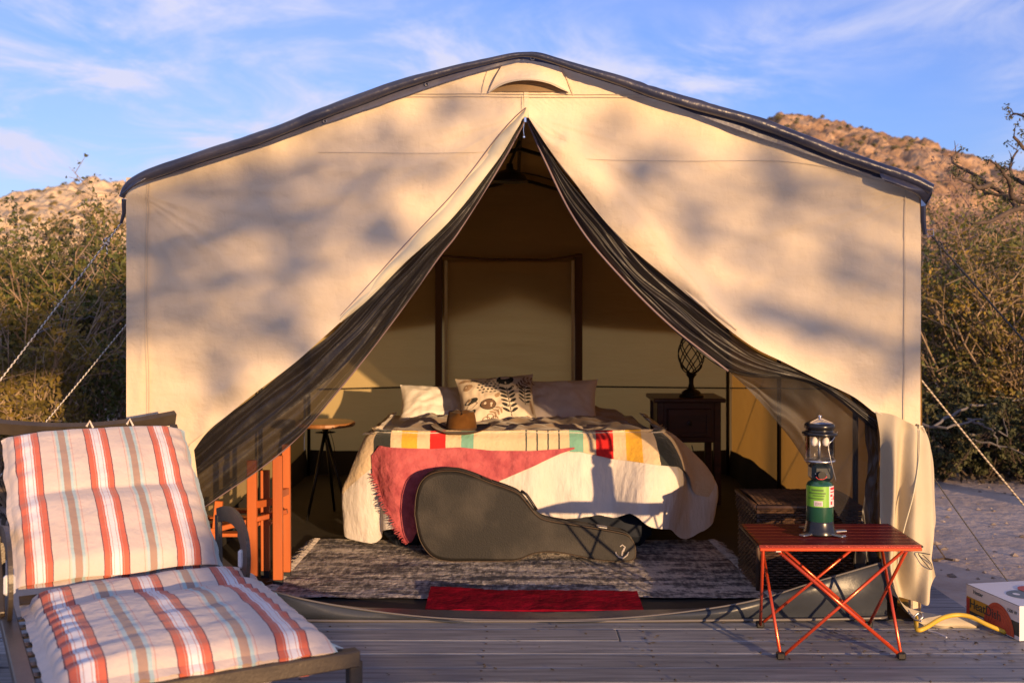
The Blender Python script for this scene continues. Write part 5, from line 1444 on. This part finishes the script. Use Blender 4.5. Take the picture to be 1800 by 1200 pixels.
# ------------------------------------------------------------------ lantern
LC = Vector((P(1441, 936, 3.985).x, 3.985, ZTB + .001))
ln = thing('gas_lantern', LC, 'gas lantern with glass globe on a green propane bottle standing on the red table', 'lantern')
GREENP = mat('green_paint', (0.012, 0.06, 0.035), .25, coat=.5); LABG = mat('green_label', (0.16, 0.38, 0.03), .4); LABW = mat('white_label', (0.62, 0.52, 0.52), .4)
NAVYP = mat('navy_enamel', (0.010, 0.017, 0.026), .32, spec=.35); BLKP = mat('black_enamel', (0.010, 0.010, 0.012), .25, spec=.45); REDI = mat('red_ink', (0.6, 0.02, 0.03), .5); DIM = mat('grey_ink', (0.07, 0.13, 0.03), .6)
k = 3.985 / F   # metres per picture pixel here
def LZ(py): return (936 - py) * k
def Lx(px): return (px - 1441) * k
MB().lathe([(.060, 0), (.062, .006), (.054, .018), (.050, .045), (.048, .055)], LC, 32).build('stand', BLKP, ln, smooth=True)
for a in (-2.5, -.9, .25, 2.0):
    R_ = Matrix.Rotation(a, 3, 'Z'); MB().box(LC + R_ @ Vector((.078, 0, .006)), (.055, .026, .008), R_, bev=.003).build('foot', STEEL, ln)
MB().lathe([(.047, .045), (.049, .050), (.049, LZ(852)), (.044, LZ(846)), (.024, LZ(840)), (.024, LZ(836)), (.001, LZ(836))], LC, 40).build('propane_bottle', GREENP, ln, smooth=True)
def cyl_patch(name, m, r, a0, a1, z0_, z1_, par, n_=14):
    return MB().grid(lambda u, v: LC + Vector((r * math.cos(a0 + (a1 - a0) * u), r * math.sin(a0 + (a1 - a0) * u), z0_ + (z1_ - z0_) * v)), n_, 1).build(name, m, par, smooth=True)
cyl_patch('label', LABG, .0496, -PI * 1.0, -PI * .36, LZ(886), LZ(850), ln)
cyl_patch('label', LABW, .0497, -PI * .36, -PI * .08, LZ(886), LZ(850), ln)
for q, (a0, a1, y0_, y1_) in enumerate(((-.78, -.5, 858, 855), (-.86, -.45, 863, 860.5), (-.75, -.48, 867, 865), (-.88, -.5, 872, 870))): cyl_patch('print', DIM, .0500, PI * a0, PI * a1, LZ(y0_), LZ(y1_), ln)
cyl_patch('print', LABW, .0501, -PI * .72, -PI * .52, LZ(884), LZ(875), ln)
for q in range(9): cyl_patch('print', BLKP, .0503, -PI * (.70 - .018 * q), -PI * (.694 - .018 * q), LZ(883), LZ(877), ln, 2)
for (a0, a1, y0_, y1_) in ((-.32, -.13, 856, 852), (-.32, -.14, 861, 859), (-.32, -.24, 868, 864), (-.31, -.25, 882, 876), (-.20, -.13, 874, 868), (-.3, -.12, 872.5, 871.5)): cyl_patch('print', REDI, .0501, PI * a0, PI * a1, LZ(y0_), LZ(y1_), ln)
MB().box(LC + Vector((Lx(1442), 0, (LZ(843) + LZ(812)) / 2)), (.078, .078, LZ(812) - LZ(843)), bev=.014).build('valve_housing', NAVYP, ln, smooth=False)
kp = LC + Vector((Lx(1438), -.0405, LZ(830)))
MB().tube([kp + Vector((0, .006, 0)), kp + Vector((0, -.012, 0))], .014, 16).build('knob', BLKP, ln)
pts = [kp + Vector((.021 * math.cos(a), -.0008, .016 * math.sin(a))) for a in np.linspace(-2.7, -.35, 14)]
MB().tube(pts, [.0012 + .0012 * q / 13 for q in range(14)], 5).build('gauge_mark', REDI, ln)
for dx, dz in ((-.021, .004), (.019, .002), (.014, -.012)): MB().lathe([(.001, -.002), (.003, 0), (.001, .002)], kp + Vector((dx, -.001, dz)), 8).build('rivet', CHROME, ln)
MB().lathe([(.030, LZ(812)), (.052, LZ(810)), (.056, LZ(808)), (.056, LZ(806)), (.050, LZ(805)), (.001, LZ(805))], LC, 36).build('globe_plate', STEEL, ln, smooth=True)
gm = bpy.data.materials.new('clear_glass'); gm.use_nodes = True; nn, ll = gm.node_tree.nodes, gm.node_tree.links
gl = nn.new('ShaderNodeBsdfGlossy'); gl.inputs['Roughness'].default_value = .03; tr_ = nn.new('ShaderNodeBsdfTransparent'); tr_.inputs[0].default_value = (.93, .93, .93, 1)
fz = nn.new('ShaderNodeFresnel'); fz.inputs[0].default_value = 1.45; mx = nn.new('ShaderNodeMixShader')
ll.new(fz.outputs[0], mx.inputs[0]); ll.new(tr_.outputs[0], mx.inputs[1]); ll.new(gl.outputs[0], mx.inputs[2]); ll.new(mx.outputs[0], nn['Material Output'].inputs[0])
MB().grid(lambda u, v: LC + Vector((.0525 * math.cos(2 * PI * u), .0525 * math.sin(2 * PI * u), LZ(805) + (LZ(762) - LZ(805)) * v)), 40, 1).build('glass_globe', gm, ln, smooth=True)
MB().tube([LC + Vector((-.002, 0, LZ(805))), LC + Vector((-.002, 0, LZ(760)))], .0055, 10).build('burner_tube', STEEL, ln, smooth=True)
MANT = mat('mantle', (.75, .70, .66), .9)
for dx in (-.020, .022): MB().lathe([(.002, -.022), (.010, -.018), (.013, -.006), (.010, .006), (.004, .012)], LC + Vector((dx, 0, LZ(772))), 14).build('mantle', MANT, ln, smooth=True)
MB().lathe([(.062, LZ(763)), (.064, LZ(761)), (.064, LZ(758)), (.056, LZ(757)), (.050, LZ(755)), (.050, LZ(752)), (.056, LZ(750)), (.055, LZ(744)), (.048, LZ(741)), (.012, LZ(734)), (.001, LZ(734))], LC, 40).build('ventilator', BLKP, ln, smooth=True)
MB().lathe([(.052, LZ(743.5)), (.046, LZ(740)), (.012, LZ(733.5)), (.004, LZ(733)), (.004, LZ(732)), (.007, LZ(731)), (.0075, LZ(729.5)), (.004, LZ(728)), (.001, LZ(727.8))], LC, 30).build('cap', CHROME, ln, smooth=True)
MB().tube(cr_arc([LC + Vector((.062, -.01, LZ(757))), LC + Vector((.03, -.060, LZ(768))), LC + Vector((.012, -.066, LZ(778))), LC + Vector((.026, -.064, LZ(812))), LC + Vector((.044, -.052, LZ(840)))], 24), .0016, 6).build('bail_handle', STEEL, ln, smooth=True)

# ------------------------------------------------------------------ cardboard box on the deck
BXW = mat('box_white', (0.62, 0.60, 0.62), .5); BXY = mat('box_yellow', (0.45, 0.24, 0.02), .5); BXR = mat('box_red', (0.35, 0.03, 0.015), .5); BXN = mat('box_navy', (0.02, 0.035, 0.04), .5); BXG = mat('box_grey', (0.12, 0.14, 0.15), .5); BXO = mat('box_orange', (0.40, 0.06, 0.03), .5)
bz = lambda px, py, d: P(px, py, d)
b0 = Vector((P(1792, 1127, 4.0).x, 4.0, .002)); b1 = Vector((P(1699, 1080, 4.32).x, 4.32, .002))
hbx = .128
ud = (b1 - b0); ud.z = 0; Lb = ud.length; ud.normalize(); rd = Vector((-ud.y, ud.x, 0)); rd = rd if rd.x > 0 else -rd
Wb = .42
box = thing('heater_box', (b0 + ud * Lb / 2 + rd * Wb / 2), 'white cardboard box printed with a heater, standing at the deck edge on the right', 'box')
q = [b0, b1, b1 + rd * Wb, b0 + rd * Wb]
MB().prism(q, (0, 0, hbx)).build('carton', BXW, box)
nl_ = -rd
def bp(u, v, off=.0008): return b0 + ud * (Lb * u) + Vector((0, 0, hbx * v)) + nl_ * off
def bquad(name, m, u0, u1, v0, v1, off): MB().poly([bp(u1, v0, off), bp(u0, v0, off), bp(u0, v1, off), bp(u1, v1, off)]).build(name, m, box)
bquad('print', BXN, .0, 1.0, .12, .52, .0008); bquad('print', BXY, .42, .99, .22, .64, .0014); bquad('print', BXR, .93, .995, .0, .60, .0018)
def text(name, body_, size, m, parent, origin, xd, yd, extr=.0003):
    cu_ = bpy.data.curves.new(name, 'FONT'); cu_.body = body_; cu_.size = size; cu_.extrude = extr
    to = bpy.data.objects.new(name, cu_); COL.objects.link(to)
    bpy.context.view_layer.update()
    me = bpy.data.meshes.new_from_object(to); bpy.data.objects.remove(to)
    o = bpy.data.objects.new(name, me); me.materials.append(m); COL.objects.link(o); o.parent = parent
    xd = Vector(xd).normalized(); yd = Vector(yd).normalized(); zd = xd.cross(yd)
    M = Matrix((xd, yd, zd)).transposed().to_4x4(); M.translation = Vector(origin) - wloc(parent)
    o.matrix_local = M; return o
text('lettering', 'HeatDish', .052, BXN, box, bp(.93, .33, .003), -ud, (0, 0, 1))
text('lettering', 'Heater', .022, BXN, box, bp(.86, .80, .002), -ud, (0, 0, 1)); text('lettering', '1500 W', .018, BXN, box, bp(.22, .72, .002), -ud, (0, 0, 1))
dd = MB(); n_ = 24
cpt = [bp(.38 + .27 * math.cos(a) * (1 if math.cos(a) > 0 else 1.1), .03 + .0 + .80 * max(0, math.sin(a)), .0022) for a in np.linspace(0, PI, n_)]
dd.poly(cpt[::-1] if True else cpt); dd.build('heater_print', BXO, box)
for f in (.86, .7, .54, .36):
    MB().tube([bp(.38 + .27 * f * math.cos(a), .03 + .80 * f * max(0, math.sin(a)), .0026) for a in np.linspace(0.05, PI - .05, 20)], .0008, 4).build('grille_print', BXR, box)
def tp2(u, v, off=.001): return b0 + ud * (Lb * u) + rd * (Wb * v) + Vector((0, 0, hbx + off))
MB().poly([tp2(.42 + .20 * math.cos(a) , .30 + .17 * math.sin(a)) for a in np.linspace(0, 2 * PI, 24, endpoint=False)]).build('print', BXG, box)
MB().poly([tp2(.45 + .05 * math.cos(a), .22 + .03 * math.sin(a), .002) for a in np.linspace(0, 2 * PI, 14, endpoint=False)]).build('print', BXW, box)
MB().poly([tp2(.58 + .18 * math.cos(a), .46 + .12 * math.sin(a), .0024) for a in np.linspace(0, 2 * PI, 20, endpoint=False)]).build('print', BXO, box)
MB().tube([tp2(.0, .0, .0), tp2(1, 0, 0)], .0012, 4).build('box_edge', BXG, box)

# yellow cord and guy line at the tent corner
YEL = mat('yellow_rubber', (0.55, 0.36, 0.03), .45)
yc = [P(1610, 1083, 4.16), P(1611, 1100, 4.10), P(1614, 1107, 4.07), P(1628, 1102, 4.08), P(1655, 1086, 4.12), P(1680, 1080, 4.14), P(1705, 1083, 4.13), P(1735, 1097, 4.10), P(1768, 1113, 4.08)]
yc = [Vector((p.x, p.y, max(p.z, .009))) for p in yc]
o = MB().tube(cr_arc(yc, 50), .0085, 10).build('yellow_cord', YEL, smooth=True); tag(o, 'thick yellow rubber cord looping over the deck at the tent corner', 'cord')
cp_ = [P(1602, 1082, 4.14), P(1612, 1090, 4.12), P(1622, 1083, 4.12), P(1616, 1076, 4.14), P(1606, 1086, 4.13), P(1620, 1092, 4.10)]
o = MB().tube(cr_arc(cp_, 40), .0035, 6).build('metal_hook', STEEL, smooth=True); tag(o, 'small bright wire hook tangled at the tent corner', 'hook')
o = MB().tube(cr_arc([Vector((P(x, y, d).x, d, .006)) for x, y, d in ((1630, 1092, 4.12), (1645, 1098, 4.09), (1658, 1106, 4.05), (1664, 1112, 4.03))], 20), .003, 6).build('white_cord', mat('white_cord', (.5, .5, .55), .7), smooth=True); tag(o, 'short thin white cord end lying on the planks', 'cord')

# ------------------------------------------------------------------ lounger
U = Vector((-.475, .88, 0)).normalized(); Vv = Vector((-.88, -.475, 0)).normalized()
AN = Vector((-.434, 2.547, .0))
LF = thing('lounge_chair', AN + U * .45 + Vv * .29, 'dark bronze metal lounge chair with curled armrests in the left foreground', 'lounge chair')
LF.location.z = 0
BRZ = mat('bronze_metal', (0.085, 0.065, 0.045), .42, (0.055, 0.042, 0.032), nscale=12, metallic=.25, bump=.0008, bscale=120)
def LP(u, v, z): return AN + U * u + Vv * v + Vector((0, 0, z))
ZR = .375
TILT = math.radians(32)
BU0 = .83
def BP(t, v, off=0.0):   # point on the back plane: t metres up the back
    return LP(BU0 + t * math.cos(TILT) - off * math.sin(TILT), v, ZR + .015 + t * math.sin(TILT) + off * math.cos(TILT))
v0, v1 = -.105, .63
for v in (-.035, v1): MB().bar(LP(.08, v, ZR), LP(1.75, v, ZR), .030, .042, up=tuple(Vv), bev=.003).build('side_rail', BRZ, LF)
MB().bar(LP(.09, v0 - .005, ZR + .001), LP(.09, v1 + .015, ZR + .001), .036, .040, up=(0, 0, 1), bev=.003).build('front_rail', BRZ, LF)
MB().bar(LP(1.72, v0, ZR), LP(1.72, v1, ZR), .036, .040, up=(0, 0, 1), bev=.003).build('rear_rail', BRZ, LF)
for k_ in range(9): MB().bar(LP(.14 + .085 * k_, -.02, ZR + .004), LP(.14 + .085 * k_, v1 - .01, ZR + .004), .03, .006, up=(0, 0, 1)).build('slat', BRZ, LF)
for v in (v0, v1):
    for u in (.105, 1.65): MB().box(LP(u, v, ZR / 2 - .005), (.034, .034, ZR - .01), Matrix.Rotation(math.atan2(U.y, U.x), 3, 'Z'), bev=.003).build('leg', BRZ, LF)
MB().bar(LP(.10, v0, .16), LP(.10, v1, .16), .02, .02).build('crossbar', BRZ, LF)
MB().bar(LP(.03, .30, ZR - .02), LP(.5, .10, .09), .02, .02).build('brace', BRZ, LF)
# back frame
BT = .79
for v in (.06, v1 + .02): MB().bar(BP(0, v), BP(BT, v), .03, .025, up=tuple(Vv), bev=.003).build('back_post', BRZ, LF)
def barline(pts, w, t, upv, name):
    mb_ = MB(); n_ = len(pts); V = []
    for i, p in enumerate(pts):
        tt = (pts[min(i + 1, n_ - 1)] - pts[max(i - 1, 0)]).normalized(); x = Vector(upv).cross(tt).normalized(); y = tt.cross(x)
        V += [p + x * w / 2 + y * t / 2, p - x * w / 2 + y * t / 2, p - x * w / 2 - y * t / 2, p + x * w / 2 - y * t / 2]
    Fc = [(0, 1, 2, 3)[::-1]] + [(4 * (n_ - 1) + k for k in range(4))]
    Fc = [(3, 2, 1, 0), tuple(4 * (n_ - 1) + k for k in range(4))]
    for i in range(n_ - 1):
        for k in range(4): k2 = (k + 1) % 4; Fc.append((4 * i + k, 4 * i + k2, 4 * i + 4 + k2, 4 * i + 4 + k))
    return mb_.add(V, Fc).build(name, BRZ, LF)
nrm_b = (U * -math.sin(TILT) + Vector((0, 0, math.cos(TILT))))
topb = [BP(BT + .01 + .045 * (1 - math.sin(PI * q / 20)) , .045 + (v1 - .045) * q / 20) for q in range(21)]
barline(topb, .022, .046, nrm_b, 'top_rail')
low_ = [BP(BT - .055 + .02 * (1 - math.sin(PI * q / 20)), .06 + (v1 - .08) * q / 20) for q in range(21)]
barline(low_, .020, .026, nrm_b, 'lower_rail')
for k_ in range(6): MB().bar(BP(.05 + .1 * k_, .07, -.0), BP(.05 + .1 * k_, v1 - .03, -.0), .03, .006, up=tuple(nrm_b)).build('back_slat', BRZ, LF)
# armrests: flat bar curled down at the front
for v in (-.005, v1 + .0):
    pts = [LP(1.10, v, .56), LP(1.0, v, .583), LP(.90, v, .59), LP(.82, v, .578), LP(.765, v, .55), LP(.745, v, .51), LP(.75, v, .46), LP(.78, v, .42), LP(.82, v, .385)]
    barline(cr_arc(pts, 30), .046, .012, Vv, 'armrest')
    MB().bar(LP(1.09, v, .38), LP(1.10, v, .56), .04, .014, up=tuple(Vv)).build('arm_post', BRZ, LF)
    pts = [LP(.83, v, .56), LP(.79, v, .53), LP(.79, v, .49), LP(.82, v, .46)]
    barline(cr_arc(pts, 14), .040, .008, Vv, 'arm_scroll')
    MB().box(LP(.785, v, .485), (.02, .03, .055), Matrix.Rotation(math.atan2(U.y, U.x), 3, 'Z'), bev=.006).build('arm_badge', mat('white_enamel', (.6, .6, .6), .3), LF)

# cushion
base_c = (0.56, 0.46, 0.40); rd1 = (0.52, 0.115, 0.065); dk = (0.10, 0.035, 0.05); wh = (0.66, 0.62, 0.62); lb = (0.36, 0.47, 0.47); tp_ = (0.33, 0.22, 0.17); pk1 = (0.50, 0.25, 0.20)
stops = [(0, base_c)]
seq = [(.325, dk), (.336, rd1), (.405, pk1), (.412, rd1), (.432, wh), (.458, pk1), (.466, wh), (.534, pk1), (.542, wh), (.568, rd1), (.588, pk1), (.595, rd1), (.664, dk), (.675, base_c)]
# blue group half a period away, wraps round 0
blue = [(0.0, tp_), (.048, lb), (.092, base_c), (.120, pk1), (.127, base_c)]
blue2 = [(.873, pk1), (.880, base_c), (.908, lb), (.952, tp_)]
stops = blue + seq + blue2
CUS = ramp_mat('striped_cotton', stops, .85, period=.37, offset=.185 - .16, wobble=.006, bump=.004, bscale=38, sheen=.15)
cush = thing('lounger_cushion', LP(.45, .29, ZR + .02), 'padded cushion with red, blue and taupe stripes on the lounge chair', 'cushion')
WC = .625
def puff(a): return max(0, 1 - abs(a) ** 3.2) ** .5
def cushion_section(name, frame, t0, t1, seams, nt, thick, seed, waves):
    """frame(t, v, off) gives a point; t along, v across from 0..WC"""
    def fn(u, w, side_):
        v = -.05 + WC * u; t = t0 + (t1 - t0) * w
        a = u * 2 - 1
        # distance to the nearest cross seam
        pos = [t0 + (t1 - t0) * s_ for s_ in seams]; dmin = min(abs(t - p_) for p_ in pos)
        sec = 1 - math.exp(-(dmin / .055) ** 1.1) * (.85 + .3 * n3(v * 9, pos[1], 2))
        edge_t = min(1, (min(t - t0, t1 - t) / .035)); edge_t = max(0, edge_t) ** .5
        e = puff(a) * (0.30 + .70 * edge_t)
        th = thick * e * (.52 + .48 * sec)
        wr = waves * n3(v * 3, t * 22, seed) * (1 - .6 * sec) + waves * .8 * n3(v * 5 + t * 3, t * 9, seed + 3) + .004 * n3(v * 14, t * 10, seed + 5)
        wr += waves * 1.2 * math.sin(t * 90 + 3 * n3(v * 4, t * 3, seed)) * math.exp(-((abs(a) - .95) / .16) ** 2)
        if side_ < 0: return frame(t + .004 * n3(v * 20, 0, 1), v, .004)
        # side bulge
        v2 = v + .007 * n3(t * 13, u, seed + 7) * (abs(a) > .93)
        return frame(t + .010 * n3(v * 6, 0, seed) * (1 - edge_t), v2, .012 + th + wr * e)
    mb_ = MB().grid(lambda u, w: fn(u, w, 1), 90, nt)
    mb_.grid(lambda u, w: fn(u, w, -1), 12, 12)
    o = mb_.build(name, CUS, cush, smooth=True)
    return fn
seatf = lambda t, v, off: LP(t, v, ZR + .02 + off)
fseat = cushion_section('seat_pad', seatf, .10, .90, [0.0, .73, 1.0], 110, .060, 3, .008)
backf = lambda t, v, off: BP(t + .05, .045 + (v + .05) * .89, off + .018)
fback = cushion_section('back_pad', backf, .02, .69, [0.0, .52, 1.0], 90, .070, 13, .005)
# ruffled flange round the pads
def flange(fn, sides, amp, wd, off0, seed):
    mb_ = MB()
    for sd_ in sides:
        n_ = 90
        for (i0, i1) in ((0, n_),):
            V = []; UVs = []; Fc = []
            for i in range(n_ + 1):
                t = i / n_
                if sd_ == 'r': p = fn(0, t, 1); q = fn(.04, t, 1)
                elif sd_ == 'l': p = fn(1, t, 1); q = fn(.96, t, 1)
                elif sd_ == 'f': p = fn(t, 0, 1); q = fn(t, .04, 1)
                else: p = fn(t, 1, 1); q = fn(t, .96, 1)
                out_ = (p - q); out_.z *= .2; out_ = out_.normalized()
                rz = amp * (1.3 * n3(t * 17, 5, seed) + 1.2 * n3(t * 38, 1, seed) + .3 * math.sin(t * 70 + 9 * n3(t * 6, 0, seed)))
                uu = t if sd_ in 'fb' else (0 if sd_ == 'r' else 1)
                for k in range(4):
                    s_ = k / 3
                    V.append(p + out_ * wd * s_ * (1 + .25 * n3(t * 14, 2, seed)) + Vector((0, 0, rz * s_ - .008 * s_)))
                    UVs.append((uu + (0 if sd_ in 'fb' else .0), 0))
                if i:
                    a = (i - 1) * 4; Fc += [(a + k, a + k + 1, a + 5 + k, a + 4 + k) for k in range(3)]
            mb_.add(V, Fc, UVs)
    mb_.build('flange', CUS, cush, smooth=True)
flange(fseat, 'rlf', .004, .022, 0, 3); flange(fback, 'rlb', .003, .014, 0, 6)
# front face of the pad hanging over the rail
def ff(u, v):
    v_ = -.05 + WC * u
    return LP(.095 - .018 * math.sin(PI * v) + .004 * n3(u * 12, v * 2, 4), v_, ZR + .030 - .055 * v + .003 * math.sin(u * 40))
MB().grid(ff, 70, 8).build('front_edge', CUS, cush, smooth=True)
for px in (.20, .33): MB().tube([BP(BT - .02, px, .03), BP(BT + .0, px + .01, .045), BP(BT - .01, px + .02, .03)], .004, 5).build('tie', mat('tie_cotton', (.6, .5, .4), .9), cush)

bpy.context.view_layer.update()
